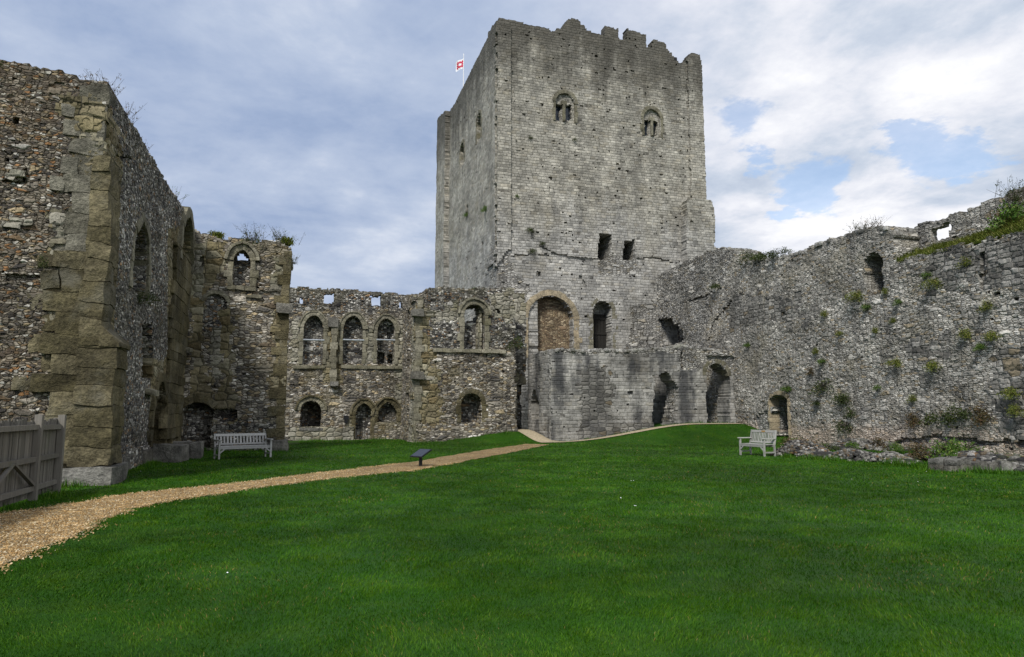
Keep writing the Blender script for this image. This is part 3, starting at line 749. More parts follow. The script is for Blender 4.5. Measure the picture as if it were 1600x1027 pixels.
a, b = wd.uv(676, 547), wd.uv(790, 547); wd.course('string_course', a[0], b[0], a[1] - .1, a[1] + .1, D_, 'quoinpale', .14, .8, drop=.06)
wd.quoins('corner_quoin', XD, XD + .32, .1, 8., D_, 'quoinpale', .06, .4, .3, .06, .14, 1)
for (x, y, s_) in ((652, 490, .32), (652, 587, .36)):
    mb = MB(); p = wd.uv(x, y); hexblock(mb, box8(p[0] - s_, p[0] + s_, YD - .35, YD + .1, p[1] - s_ * .6, p[1] + s_ * .6), 4, .15, .03, 3.); mb.build('corbel', M['lichen'], D_)
wp = W('Y', 39.6, -1)
pd = wp.arch(808, 824, 600, 690, 'flat', .2)
wp.build('passage_wall', [(11.2, -.3), (11.2, 9.), (13.07, 8.9), (13.07, -.3)], 1., ['pale', 'infill'], D_, .1, rec=[(pd['poly'], .95, 1)], pat=[(wp.rect(795, 505, 835, 590), 1, 5.)], seed=3, bulge=.05)

# ================================================================== FOREBUILDING (F)
YF, XF = 35.7, 13.25
Fb = thing('forebuilding', 'low roofless pale stone forebuilding in front of the keep, streaked black, with broken doorways', 'ruin', (XF, YF, 0))
wf = W('Y', YF, -1)
top = wf.P([(862, 549), (880, 546), (910, 549), (940, 547), (975, 549), (1010, 546), (1040, 545), (1065, 541), (1085, 544), (1110, 547), (1145, 549)])
outl = [(XF, -.3), (XF, top[0][1])] + top + [(25.1, top[-1][1]), (25.1, -.3)]
bd = wf.P([(1021, 668), (1020, 640), (1024, 600), (1021, 588), (1030, 582), (1047, 582), (1050, 593), (1060, 604), (1060, 620), (1055, 645), (1050, 668)])
ad = wf.arch(1104, 1138, 568, 664, 'round')
wf.build('front_wall', outl, 1.3, ['fore', 'infill', 'curtain_dark', 'keeprub'], Fb, .09, bulge=.05, rag=.09, seed=1, holes=.0025,
         rec=[(bd, None, None, 1.2), (wf.rect(1105, 580, 1141, 664), None), (ad['poly'], None, None, .5), (wf.rect(1116, 606, 1121, 664), 0.), (wf.rect(1063, 548, 1068, 577), .6), (wf.rect(1062, 587, 1065, 592), .3), (wf.P([(1049, 597), (1062, 604), (1062, 625), (1056, 660), (1049, 660)]), .35, 3, 2.), (wf.rect(1102, 549, 1143, 556), -.16), (wf.rect(862, 545, 1145, 552), .0, 3, 2.), (wf.rect(980, 610, 990, 616), .3), (wf.rect(905, 660, 1030, 690), -.05, 2)],
         pat=[(wf.P([(905, 580), (945, 570), (960, 600), (955, 680), (905, 680)]), 2, 5.), (wf.rect(1060, 552, 1150, 575), 3, 4.)])
wf.ring('doorway_arch', ad, .28, Fb, 'quoinpale', .02, .6, 11, jambs=False)
wfl = W('X', XF - .06, -1)
sl = wfl.P([(830, 655), (829, 625), (832, 612), (836, 606), (838, 616), (843, 628), (842, 655)])
outl = [(35.82, -.3), (35.82, 5.05), (37.5, 5.05), (39.6, 5.1), (39.6, -.3)]
wfl.build('return_wall', outl, 1.2, ['fore', 'infill', 'curtain_dark'], Fb, .08, rec=[(sl, .8, 1, .6)], seed=4, bulge=.05, rag=.08, holes=.003)
wfi = W('Y', 38.7, -1)
wfi.build('inner_wall', [(14.4, -.3), (14.4, 5.), (25., 5.), (25., -.3)], .8, ['fore', 'keeprub'], Fb, .16, seed=5)
mb = MB()
for k in range(520):
    t_ = random.random(); x = XF + t_ * (25 - XF); z = np.interp(x, [p[0] for p in top], [p[1] for p in top])
    s_ = random.uniform(.05, .13); y = YF + random.uniform(.0, 1.2)
    hexblock(mb, box8(x - s_, x + s_, y - s_ * .8, y + s_ * .8, z - .08, z + s_ * .9), 2, .6, .02, 6.)
mb.build('rubble_capping', M['capstone'], Fb)

# ================================================================== RIGHT CURTAIN WALL (G)
XG = 25.
G_ = thing('curtain_wall', 'long grey rubble curtain wall along the right side, dotted with weeds, with a small low doorway', 'wall', (XG, 30, 0))
wg = W('X', XG, -1)
topg = wg.P([(1012, 440), (1040, 425), (1075, 407), (1100, 396), (1122, 388), (1140, 389), (1150, 399), (1160, 409), (1185, 409), (1215, 402), (1240, 397), (1265, 386), (1300, 373), (1335, 363), (1365, 356), (1388, 356), (1395, 368), (1398, 400), (1404, 410), (1428, 402), (1500, 384), (1560, 371), (1600, 360)])
vr = topg[-1][1]
outl = [(46.2, -.3), (46.2, topg[0][1])] + topg + [(12., vr), (6., vr + .3), (6., -.3)]
em = wg.arch(1350, 1379, 394, 461, 'round'); gd = wg.arch(1204, 1232, 617, 692, 'flat', .3)
hk = wg.P([(1026, 542), (1026, 500), (1030, 497), (1050, 497), (1052, 504), (1060, 506), (1062, 514), (1067, 516), (1067, 532), (1050, 540)])
wg.build('wall', outl, 2.2, ['curtain', 'curtain_dark', 'keeprub', 'infill'], G_, .105, stone=.02, bulge=.10, rag=.16, seed=1, holes=.0035,
         rec=[(em['poly'], 1.1, 2, .6), (gd['poly'], 1.9, 3, .0), (hk, 1.6, 3, .6), (wg.rect(1531, 395, 1540, 452), .2, 1), (wg.rect(1240, 455, 1252, 480), .06, 1), (wg.rect(1194, 465, 1202, 500), .08), (wg.P([(1190, 640), (1180, 660), (1178, 690), (1203, 690), (1203, 625)]), .09, 2, 3.),
              (('line', wg.P([(1145, 470), (1125, 490), (1112, 510), (1108, 535)]), .07), .3), (('line', wg.P([(1070, 472), (1090, 466), (1110, 458)]), .08), .25), (wg.rect(1545, 457, 1566, 461), .4), (('line', wg.P([(1390, 690), (1470, 684), (1520, 690), (1600, 694)]), .12), .25, 2)],
         pat=[(wg.P([(1530, 385), (1600, 370), (1600, 455), (1540, 458)]), 1, 4.), (wg.P([(1540, 560), (1610, 540), (1610, 690), (1560, 690)]), 1, 4.), (wg.P([(1130, 470), (1210, 455), (1262, 480), (1262, 510), (1200, 505), (1140, 520)]), 1, 6.), (wg.P([(1435, 395), (1535, 390), (1535, 455), (1450, 450)]), 1, 6.), (wg.P([(1010, 430), (1130, 385), (1150, 400), (1110, 470), (1100, 545), (1010, 560)]), 2, 4.), (wg.P([(1405, 540), (1490, 520), (1480, 545), (1420, 560)]), 1, 4.)])
wg.ring('doorway_arch', gd, .2, G_, 'voussoir', .05, .6, 7, jh=.35, wj=.13)
mb = MB(); wt = W('X', 26.5, -1)
topp = wt.P([(1375, 362), (1388, 358), (1410, 361), (1425, 358), (1440, 351), (1480, 341), (1500, 330), (1540, 316), (1570, 304), (1600, 291), (1640, 278)])
outl = [(topp[0][0], 6.)] + topp + [(10, topp[-1][1] + .3), (6., topp[-1][1]), (6., 6.)]
wt.build('parapet', outl, .38, ['curtain', 'curtain_dark', 'keeprub'], G_, .10, stone=.02, bulge=.09, rag=.16, seed=3, holes=.004,
         rec=[(wt.P([(1452, 379), (1454, 358), (1484, 348), (1486, 372)]), None, None, .5)], pat=[(wt.rect(1385, 355, 1445, 410), 2, 4.)])
mb = MB()
for k in range(700):
    px = random.uniform(1030, 1395); p = wg.uv(px, 400); z = np.interp(-p[0], [-q[0] for q in topg], [q[1] for q in topg])
    s_ = random.uniform(.04, .11); x = XG + random.uniform(.0, 1.9)
    hexblock(mb, box8(x - s_, x + s_, p[0] - s_ * 1.2, p[0] + s_ * 1.2, z - .12, z + s_ * .8), 2, .55, .03, 6.)
mb.build('rubble_capping', M['capstone'], G_)

# ================================================================== KEEP
YK, XK, XK1, YK1 = 44.7, 12.72, 29.45, 65.4
K = thing('keep_tower', 'huge square grey stone keep with broken battlements towering over the courtyard', 'tower', (XK, YK, 0))
wk = W('Y', YK, -1)
top = wk.P([(780, 28), (800, 32), (868, 48), (871, 45), (878, 45), (882, 37), (889, 29), (905, 31), (907, 37), (914, 40), (916, 47), (930, 52), (945, 54), (945.5, 40), (965, 44), (965.5, 59), (979, 62), (979.5, 45), (1009, 54), (1010, 73), (1019.5, 76), (1020, 61), (1040, 68), (1043, 78), (1049, 82), (1054, 94), (1064, 99), (1070, 97), (1076, 88), (1080, 82), (1091, 84)])
outl = [(XK, -.3), (XK, top[0][1])] + top + [(XK1, top[-1][1]), (XK1, -.3)]
t1 = wk.arch(868, 898, 146, 190, 'round'); t2 = wk.arch(1006, 1032, 171, 214, 'round')
L1 = [wk.rect(869.5, 162, 878, 188), wk.rect(884, 163, 893, 188)]; L2 = [wk.rect(1007.5, 187, 1015, 211), wk.rect(1021, 188, 1028, 212)]
ba = wk.arch(825, 896, 462, 560, 'round'); kd = wk.arch(927, 957, 470, 560, 'round')
h1 = wk.P([(935, 405), (934, 385), (937, 366), (955, 366), (956, 380), (953, 395), (950, 408)]); h2 = wk.P([(973, 406), (975, 376), (992, 375), (993, 395), (990, 408)])
crk = [wk.P([(800, 400), (840, 398), (870, 398), (905, 403), (938, 404)]), wk.P([(845, 385), (868, 396), (890, 405), (925, 408)]), wk.P([(995, 405), (1020, 402), (1050, 410)])]
rec = [(t1['poly'], .14, None, .0), (t2['poly'], .14, None, .0)] + [(p, .7, None, .0) for p in L1 + L2]
rec += [(h1, 2.2, 2, .6), (h2, 2.2, 2, .6), (ba['poly'], .7, 1, .1), (kd['poly'], 1.2, 0, .1), (wk.rect(1080, 203, 1083, 216), .6), (wk.rect(1065, 386, 1068, 398), .5)]
rec += [(('line', c, .07), .16) for c in crk] + [(('line', wk.P([(906, 432), (915, 446)]), .10), .12), (wk.rect(829, 357, 834, 374), .3)]
rec += [(wk.rect(838, 425, 845, 432), .3), (wk.rect(822, 445, 826, 450), .3)]
wk.build('front_wall', outl, 3., ['keep', 'brown', 'keeprub'], K, .125, bulge=.05, rag=.035, seed=2, holes=.009, rec=rec, thin=[([(XK - 1, 26.9), (XK1 + 1, 26.9), (XK1 + 1, 33), (XK - 1, 33)], .75)],
         pat=[(wk.P([(770, 380), (795, 395), (800, 425), (828, 440), (822, 470), (770, 470)]), 2, 6.), (wk.P([(985, 480), (1040, 470), (1040, 550), (975, 550), (988, 515)]), 2, 5.), (wk.rect(935, 400, 995, 430), 2, 6.)])
for a_, l_ in ((t1, L1), (t2, L2)):
    wk.ring('window_arch', a_, .26, K, 'quoinpale', .05, .2, 11, jh=.5, wj=.2)
    for p in l_:
        us = sorted({q[0] for q in p}); vs = sorted(q[1] for q in p)
        mb = MB(); c8 = [[[wk.pt(a, b, d) for d in (.5, .46)] for b in (vs[0] - .1, vs[-1] + .1)] for a in (us[0] - .1, us[-1] + .1)]
        hexblock(mb, c8, 1, 0, 0); mb.build('window_pane', M['glass'], K)
    u0, u1 = l_[0][1][0], l_[1][0][0]; vs = sorted(q[1] for q in l_[0]); mb = MB()
    tube(mb, [wk.pt((u0 + u1) / 2, vs[0], -.02), wk.pt((u0 + u1) / 2, vs[-1], -.02)], .12, n=10); box(mb, (u0 + u1) / 2 - .2, (u0 + u1) / 2 + .2, YK - .12, YK + .2, vs[-1] - .1, vs[-1] + .2)
    mb.build('mullion', M['quoinpale'], K)
wk.ring('blocked_arch', ba, .42, K, 'voussoir', .05, .5, 19, jh=.45)
wk.ring('doorway_arch', kd, .30, K, 'quoinpale', .02, .5, 12, jh=.4)
mb = MB()
for i in range(6):
    w_ = (kd['u1'] - kd['u0']) / 6; x = kd['u0'] + i * w_; box(mb, x + .01, x + w_ - .01, YK + .95, YK + 1.0 + .02 * (i % 2), kd['vb'], kd['sp'] - .1)
for z in (kd['vb'] + 1.8, kd['sp'] - .5): box(mb, kd['u0'], kd['u1'], YK + .9, YK + .945, z, z + .15)
mb.build('timber_door', M['timberdark'], K)
wks = W('X', XK - .06, -1)
tops = wks.P([(780, 29), (760, 66), (740, 104), (722, 136), (706, 168)])
outl = [(YK + .12, -.3), (YK + .12, tops[0][1])] + [(p[0] if p[0] > YK + .2 else YK + .2, 30 + random.uniform(-.1, .1)) for p in tops[1:]] + [(YK1, 31.0), (YK1, -.3)]
sa = wks.arch(745, 752, 178, 220, 'round'); sb = wks.arch(719, 725, 224, 258, 'round')
wks.build('side_wall', outl, 3., ['keep', 'keeprub'], K, .16, bulge=.05, rag=.08, seed=3, holes=.005, thin=[([(40, 26.9), (70, 26.9), (70, 34), (40, 34)], .75)],
          rec=[([(61.2, -.3), (61.2, 31.5), (65.6, 31.5), (65.6, -.3)], -.45), ([(44.6, 12.), (44.6, 30.6), (46.8, 30.6), (46.8, 12.)], -.14), (sa['poly'], .35, None, 0), (sb['poly'], .35, None, 0), (wks.rect(747, 192, 751, 216), .8), (wks.rect(721, 235, 724, 256), .8), (wks.rect(728, 320, 731, 336), .6), ([(60.9, 10), (60.9, 18), (61.2, 18), (61.2, 10)], .3)],
          pat=[([(44.7, 10), (44.7, 14.4), (45.6, 14), (46.4, 12), (46.2, 10)], 1, 6.)])
wks.ring('side_window_arch', sa, .28, K, 'quoinpale', .04, .3, 11, jh=.5); wks.ring('side_window_arch', sb, .28, K, 'quoinpale', .04, .3, 11, jh=.5)
W('X', XK1 - .06, 1).build('rear_side_wall', [(YK + 2.9, -.3), (YK + 2.9, 29.), (YK1 - .1, 30.), (YK1 - .1, -.3)], 2., ['keep'], K, .3, bulge=.05)
W('Y', YK1, 1).build('rear_wall', [(XK + .2, -.3), (XK + .2, 30.), (XK1, 30.), (XK1, -.3)], 2., ['keep'], K, .3, bulge=.05)
mb = MB(); box(mb, XK + 2.9, XK1 - 1.9, YK + 2.9, YK1 - 1.9, 27.2, 27.6); mb.build('roof', M['slab'], K)
# lower clasping buttress at the right corner, plus thin pilasters
wkb = W('Y', YK - .75, -1)
bt = wkb.P([(1073, 400 + 160), (1073, 316), (1078, 311), (1112, 312), (1117, 330), (1118, 400 + 160)])
wkb.build('corner_buttress', bt, 1.6, ['keep'], K, .125, bulge=.05, rag=.05, seed=6, holes=.004)
wkp = W('Y', YK - .16, -1)
p0 = wkp.uv(1078, 220)[0]
wkp.build('pilaster', [(p0, 17.), (p0, 29.3), (XK1 - .02, 29.2), (XK1 - .02, 17.)], .5, ['keep'], K, .125, bulge=.04, rag=.05, seed=7, holes=.004)
wkp.build('pilaster', [(XK - .13, 11.6), (XK - .13, 29.6), (XK + .95, 29.3), (XK + .95, 13.), (XK + .5, 12.6)], .5, ['keep'], K, .125, bulge=.04, rag=.06, seed=5, holes=.004)
mb = MB(); a = wk.uv(783, 26); b = wk.uv(868, 46)
P0 = np.array((a[0], YK + .8, a[1])); P1 = np.array((b[0], YK + .8, b[1]))
for k in range(7):
    p = P0 + (P1 - P0) * k / 6; tube(mb, [p, p - np.array((0, 0, .9))], .03, n=5)
tube(mb, [P0, P1], .03, n=5); tube(mb, [P0 - np.array((0, 0, .45)), P1 - np.array((0, 0, .45))], .025, n=5)
mb.build('railing', M['steel'], K)
# floodlight on the battlements
p = wk.uv(1057, 88)
fl = thing('floodlight', 'small black floodlight in the gap at the right end of the battlements', 'floodlight', (p[0], YK + .6, p[1] - .3))
mb = MB(); c8 = box8(p[0] - .32, p[0] + .32, YK + .45, YK + .7, p[1] - .2, p[1] + .18); hexblock(mb, c8, 2, .04, 0); mb.build('lamp_housing', M['black'], fl)
mb = MB(); tube(mb, [(p[0], YK + .6, p[1] - .2), (p[0], YK + .6, p[1] - .75)], .04); mb.build('bracket', M['black'], fl)

# flag
q0 = onX(724.5, 84, 14.6); q1 = onX(724.5, 112, 14.6)
Fg = thing('flag', 'white flag with a red square battlement emblem flying from a thin pole on the keep', 'flag', (q0[0], q0[1], 27.6))
mb = MB(); tube(mb, [(q0[0], q0[1], 27.6), q0], .055, .04, 8); mb.build('pole', M['white'], Fg)
rv = np.array((cos(YAW), -sin(YAW), 0)); fv = np.array((sin(YAW), cos(YAW), 0))
pxm = np.dot(q0 - np.array((0, 0, EYE)), fv) / FPX
fw, fh = 14 * pxm, 17 * pxm; zt = q0[2] - 9 * pxm
def flagpt(a, b, off=0.):   # a 0..1 away from the pole, b 0..1 downward
    wv = .12 * np.sin(a * 7 + b * 2.) * a
    return q0 * np.array((1, 1, 0)) + np.array((0, 0, zt - b * fh - .22 * fh * a ** 1.3 + .02)) - rv * (a * fw * .95) + fv * (wv + off + .25 * a)
def clothgrid(mb, a0, a1, b0, b1, off=0., n=6):
    t_ = np.linspace(0, 1, n + 1)
    for i in range(n):
        for j in range(n):
            aa = [a0 + (a1 - a0) * x for x in (t_[i], t_[i + 1])]; bb = [b0 + (b1 - b0) * x for x in (t_[j], t_[j + 1])]
            mb.quads([[flagpt(aa[0], bb[0], off), flagpt(aa[1], bb[0], off), flagpt(aa[1], bb[1], off), flagpt(aa[0], bb[1], off)]])
mb = MB(); clothgrid(mb, 0, 1, 0, 1, 0, 12); cl = mb.build('cloth', M['white'], Fg)
mb = MB()
for off in (-.012, .012):
    A0, A1, B0, B1, tk = .10, .80, .22, .78, .15
    for r in ((A0, A1, B0, B0 + tk), (A0, A1, B1 - tk, B1), (A0, A0 + tk * 1.1, B0 + tk, B1 - tk), (A1 - tk * 1.1, A1, B0 + tk, B1 - tk)): clothgrid(mb, *r, off, 4)
    for f_ in (0., .41, .82):
        a_ = A0 + (A1 - A0) * f_; clothgrid(mb, a_, a_ + .13, B0 - .09, B0, off, 2); clothgrid(mb, a_, a_ + .13, B1, B1 + .09, off, 2)
        b_ = B0 + (B1 - B0) * f_; clothgrid(mb, A0 - .09, A0, b_, b_ + .10, off, 2); clothgrid(mb, A1, A1 + .09, b_, b_ + .10, off, 2)
mb.build('emblem', M['red'], Fg)

# ================================================================== FENCE
Fe = thing('wooden_fence', 'weathered grey close board fence standing at the left edge in front of the flint ruin', 'fence', (XA + .1, 12, 0))
fx = XA + .12; ye = 15.95; ym = 14.68; ys = 8.8
mb = MB(); y = ys
while y < ye - .02:
    w_ = random.uniform(.085, .11); zt_ = 1.47 + random.uniform(-.03, .03); xo = fx - .05 - random.uniform(0, .018)
    box(mb, xo - .02, xo, y, min(y + w_, ye) - .006, .06, zt_); y += w_ + .003
mb.build('board_panel', M['fence'], Fe)
for a, b in ((ys, ym - .05), (ym + .05, ye - .07)):
    for z in (1.33, .76, .24):
        mb = MB(); bar(mb, (fx + .005, a, z), (fx + .005, b, z + random.uniform(-.01, .01)), .06, .09); mb.build('rail', M['fence'], Fe)
for y in (ym, ye, 12.2, 9.8):
    mb = MB(); box(mb, fx - .045, fx + .075, y - .055, y + .055, -.2, 1.54 + random.uniform(-.01, .03), 2, .02, .004); mb.build('post', M['fence'], Fe)
mb = MB(); box(mb, fx - .15, fx - .06, ye + .03, ye + .13, -.2, 1.5); mb.build('post', M['fence'], Fe)
for a, b in (((fx + .03, 13.6, .74), (fx + .03, 14.58, .30)), ((fx + .03, 13.55, .74), (fx + .03, 12.6, .28))):
    mb = MB(); bar(mb, a, b, .04, .07, up=(1, 0, 0)); mb.build('brace', M['fence'], Fe)

# ================================================================== BENCHES
def bench(label, L, mat, loc, rz, slats, plaque=False, back=.9):
    b = thing('park_bench', label, 'bench', loc, rz, 'wooden benches on the lawn')
    def add(name, mb, parent=b, m=mat): mb.local = True; return mb.build(name, M[m], parent)
    h = L / 2
    for sx in (-1, 1):       # local frame: x along the bench, -y is the front
        mb = MB(); x = sx * (h - .035); box(mb, x - .03, x + .03, -.30, -.24, -.03, .63, 2, .02, 0); add('leg', mb)
        mb = MB(); bar(mb, (x, .24, -.03), (x, .22, .42), .055); bar(mb, (x, .22, .40), (x, .34, back), .055); add('leg', mb)
        mb = MB(); box(mb, x - .045, x + .045, -.36, .27, .63, .665, 2, .03, 0); add('armrest', mb)
        mb = MB(); box(mb, x - .02, x + .02, -.24, .22, .12, .17); add('stretcher', mb)
        mb = MB(); bar(mb, (x - sx * .03, -.27, .22), (x - sx * .2, -.27, .37), .04, .05, up=(0, 1, 0)); add('brace', mb)
    mb = MB()
    for k in range(6): y = -.29 + k * .09; box(mb, -h + .07, h - .07, y, y + .07, .415, .44)
    box(mb, -h + .07, h - .07, -.292, -.26, .34, .412); box(mb, -h + .07, h - .07, .19, .22, .34, .412)
    add('seat', mb)
    mb = MB(); th = .12 / (back - .42)
    yz = lambda z: .215 + (z - .42) * .25
    bar(mb, (-h + .06, yz(back - .05), back - .05), (h - .06, yz(back - .05), back - .05), .04, .09, up=(0, .25, 1))
    bar(mb, (-h + .06, yz(.50), .50), (h - .06, yz(.50), .50), .035, .06, up=(0, .25, 1))
    for k in range(slats):
        x = -h + .13 + (L - .26) * k / (slats - 1); bar(mb, (x, yz(.52), .52), (x, yz(back - .09), back - .09), (L - .26) / slats * .52, .018, up=(0, 1, 0))
    r = add('backrest', mb)
    if plaque: mb = MB(); box(mb, -.09, .09, yz(back - .05) - .03, yz(back - .05) - .022, back - .08, back - .02); add('plaque', mb, r, 'plaque')
    return b
def camdir(r, f): v = rv * r + fv * f; return v
# long bench: front faces camera right
f1 = camdir(sin(radians(40)), -cos(radians(40))); rz1 = math.atan2(f1[0], -f1[1])
m1 = (onZ(343, 719) + onZ(421, 715)) / 2 - f1 * .27
bench('long silvered teak bench with arms facing the path, under the ragged cross wall', 1.85, 'bench', (m1[0], m1[1], float(gz(m1[0], m1[1]))), rz1, 15, back=.86)
f2 = camdir(-sin(radians(66)), -cos(radians(66))); rz2 = math.atan2(f2[0], -f2[1])
m2 = (onZ(1157, 711) + onZ(1195, 714)) / 2 - f2 * .27
bench('short two seat wooden bench with a plaque, beside the flowery rubble mound on the right', 1.3, 'bench2', (m2[0], m2[1], float(gz(m2[0], m2[1]))), rz2, 14, True, back=.95)

# ================================================================== LECTERN
p = onZ(657, 729)
Le = thing('information_lectern', 'low black tilted information lectern standing beside the gravel path', 'information board', (p[0], p[1], 0))
wv = rv * .40 - fv * .36; sv = rv * .27 + fv * .30 + np.array((0, 0, .21))
a0 = p + np.array((0, 0, .30)) - rv * .33 + fv * .0
nn = np.cross(wv, sv); nn /= np.linalg.norm(nn)
mb = MB(); hexblock(mb, [[[a0 + wv * i + sv * j + nn * k for k in (-.03, 0)] for j in (0, 1)] for i in (0, 1)], 1, 0, 0); mb.build('panel_frame', M['black'], Le)
mb = MB(); hexblock(mb, [[[a0 + wv * i + sv * j + nn * k for k in (.001, .006)] for j in (.06, .94)] for i in (.05, .95)], 1, 0, 0); mb.build('panel', simple('panel_face', (.02, .022, .028), .25, 0, .2, 4., spec=.5), Le)
mb = MB(); tp = a0 + wv * .5 + sv * .5 - nn * .02; box(mb, p[0] - .045, p[0] + .045, p[1] - .045, p[1] + .045, -.1, tp[2] - .03); bar(mb, (p[0], p[1], tp[2] - .06), tp, .1, .05); mb.build('post', M['black'], Le)

# ================================================================== GROUND, PATH
def axis(lo, hi, step, far):
    a = list(np.arange(lo, hi + 1e-6, step)); return np.array([-far, -120, -50] + a + [60, 130, far]) if lo > -50 else np.array(a)
xs = axis(-20, 34, .4, 600); ys_ = axis(-12, 50, .4, 600)
X, Y = np.meshgrid(xs, ys_, indexing='ij'); Z = gz(X, Y)
P = np.stack([X, Y, Z], -1); mb = MB()
mb.quads(np.stack([P[:-1, :-1], P[1:, :-1], P[1:, 1:], P[:-1, 1:]], 2).reshape(-1, 4, 3)); lawn = mb.build('lawn', M['lawn'], None, smooth=True); tag(lawn, None, None, kind='structure')

up = [(-190, 835), (-60, 812), (0, 803), (60, 797), (100, 789), (200, 773), (300, 763), (400, 752), (520, 737), (640, 723), (700, 713), (760, 703), (822, 694)]
lw_ = [(-190, 1000), (-60, 915), (0, 888), (60, 862), (110, 840), (160, 812), (200, 797), (260, 785), (330, 774), (400, 763), (520, 748), (640, 736), (700, 726), (770, 713), (858, 695)]
def gpt(p):
    z = 0.
    for _ in range(6): q = onZ(p[0], p[1], z); z = float(gz(q[0], q[1]))
    return q
UP = np.array([gpt(p) for p in up]); LW = np.array([gpt(p) for p in lw_])
def resample(Pn, n):
    L = np.concatenate([[0], np.cumsum(np.linalg.norm(np.diff(Pn[:, :2], axis=0), axis=1))]); t_ = np.linspace(0, L[-1], n)
    return np.stack([np.interp(t_, L, Pn[:, k]) for k in range(2)], -1)
n = 420; a = resample(UP, n); b = resample(LW, n)
a += .13 * np.stack([fbm(a[:, 0] * 3.3, a[:, 1] * 3.3, 5) - .5, fbm(a[:, 0] * 3.3, a[:, 1] * 3.3, 6) - .5], -1) * 2; b += .13 * np.stack([fbm(b[:, 0] * 3.3, b[:, 1] * 3.3, 7) - .5, fbm(b[:, 0] * 3.3, b[:, 1] * 3.3, 0) - .5], -1) * 2
a += .06 * np.stack([fbm(a[:, 0] * 2, a[:, 1] * 2, 1) - .5, fbm(a[:, 0] * 2, a[:, 1] * 2, 2) - .5], -1) * 2; b += .06 * np.stack([fbm(b[:, 0] * 2, b[:, 1] * 2, 3) - .5, fbm(b[:, 0] * 2, b[:, 1] * 2, 4) - .5], -1) * 2
PATHPOLY = [tuple(t_) for t_ in a] + [tuple(t_) for t_ in b[::-1]]
def sheet(name, a, b, mat, lift, nw=6):
    t_ = np.linspace(0, 1, nw + 1)[None, :, None]; g = a[:, None] * (1 - t_) + b[:, None] * t_
    Q = np.concatenate([g, (gz(g[..., 0], g[..., 1]) + lift)[..., None]], -1); mb = MB()
    mb.quads(np.stack([Q[:-1, :-1], Q[1:, :-1], Q[1:, 1:], Q[:-1, 1:]], 2).reshape(-1, 4, 3))
    o = mb.build(name, M[mat], None); tag(o, None, None, kind='structure'); return o
sheet('gravel_path', a, b, 'gravel', .012)
su = np.array([(12.3, 34.6), (12.0, 36.2), (11.75, 37.6), (11.7, 39.5)]); sl_ = np.array([(13.75, 34.7), (13.2, 35.6), (13.1, 37.), (13.1, 39.5)])
THR = [tuple(t_) for t_ in su] + [tuple(t_) for t_ in sl_[::-1]]
sheet('threshold_path', resample(su, 40), resample(sl_, 40), 'slab', .022)
# thin worn strip along the foot of the forebuilding
tu = np.array([(XF - .1, 35.55), (15, 35.5), (18, 35.45), (21, 35.45), (24.9, 35.5)]); tl = np.array([(XF - .25, 35.0), (15, 34.85), (18, 34.75), (21, 34.8), (24.9, 34.9)])
STRIP = [tuple(t_) for t_ in tu] + [tuple(t_) for t_ in tl[::-1]]
sheet('worn_path', resample(np.c_[tu, tu[:, :1]], 60), resample(np.c_[tl, tl[:, :1]], 60), 'slab', .03, 2)

# pebbles on the near path
def scatter_in(poly, n, rng=RNG):
    P_ = np.array(poly); lo, hi = P_.min(0), P_.max(0); q = lo + rng.random((n, 2)) * (hi - lo)
    return q[inpoly(q[:, 0], q[:, 1], poly)]
q = scatter_in([p for p in PATHPOLY if p[1] < 20], 160000); q = q[RNG.random(len(q)) < np.clip(1.3 - np.hypot(q[:, 0], q[:, 1]) / 17, .1, 1)]
ed_ = np.concatenate([a, b]); ed_ = ed_[ed_[:, 1] < 22]; k_ = RNG.integers(0, len(ed_), 5200); q = np.concatenate([q, ed_[k_] + RNG.normal(0, .09, (5200, 2))])
n_ = len(q); zz = gz(q[:, 0], q[:, 1]) + .012; r = .005 + .007 * RNG.random(n_); ang = RNG.random(n_) * 6.28
c = np.stack([q[:, 0], q[:, 1], zz], -1); ex = np.stack([np.cos(ang), np.sin(ang), RNG.normal(0, .3, n_)], -1) * (r * 1.3)[:, None]; ey = np.stack([-np.sin(ang), np.cos(ang), RNG.normal(0, .3, n_)], -1) * r[:, None]
upv = np.array((0, 0, 1.)) * (r * .8)[:, None]; rr = RNG.random(n_); mb = MB()
v4 = [c - ex, c - ey, c + ex, c + ey]
mb.quads(np.stack([v4[0] + upv, v4[1] + upv * .8, v4[2] + upv, v4[3] + upv * .8], 1), rnd=rr)
for i in range(4): mb.quads(np.stack([v4[i], v4[(i + 1) % 4], v4[(i + 1) % 4] + upv * .8, v4[i] + upv], 1), rnd=rr)
tag(mb.build('loose_gravel', M['pebble']), None, None, kind='stuff')

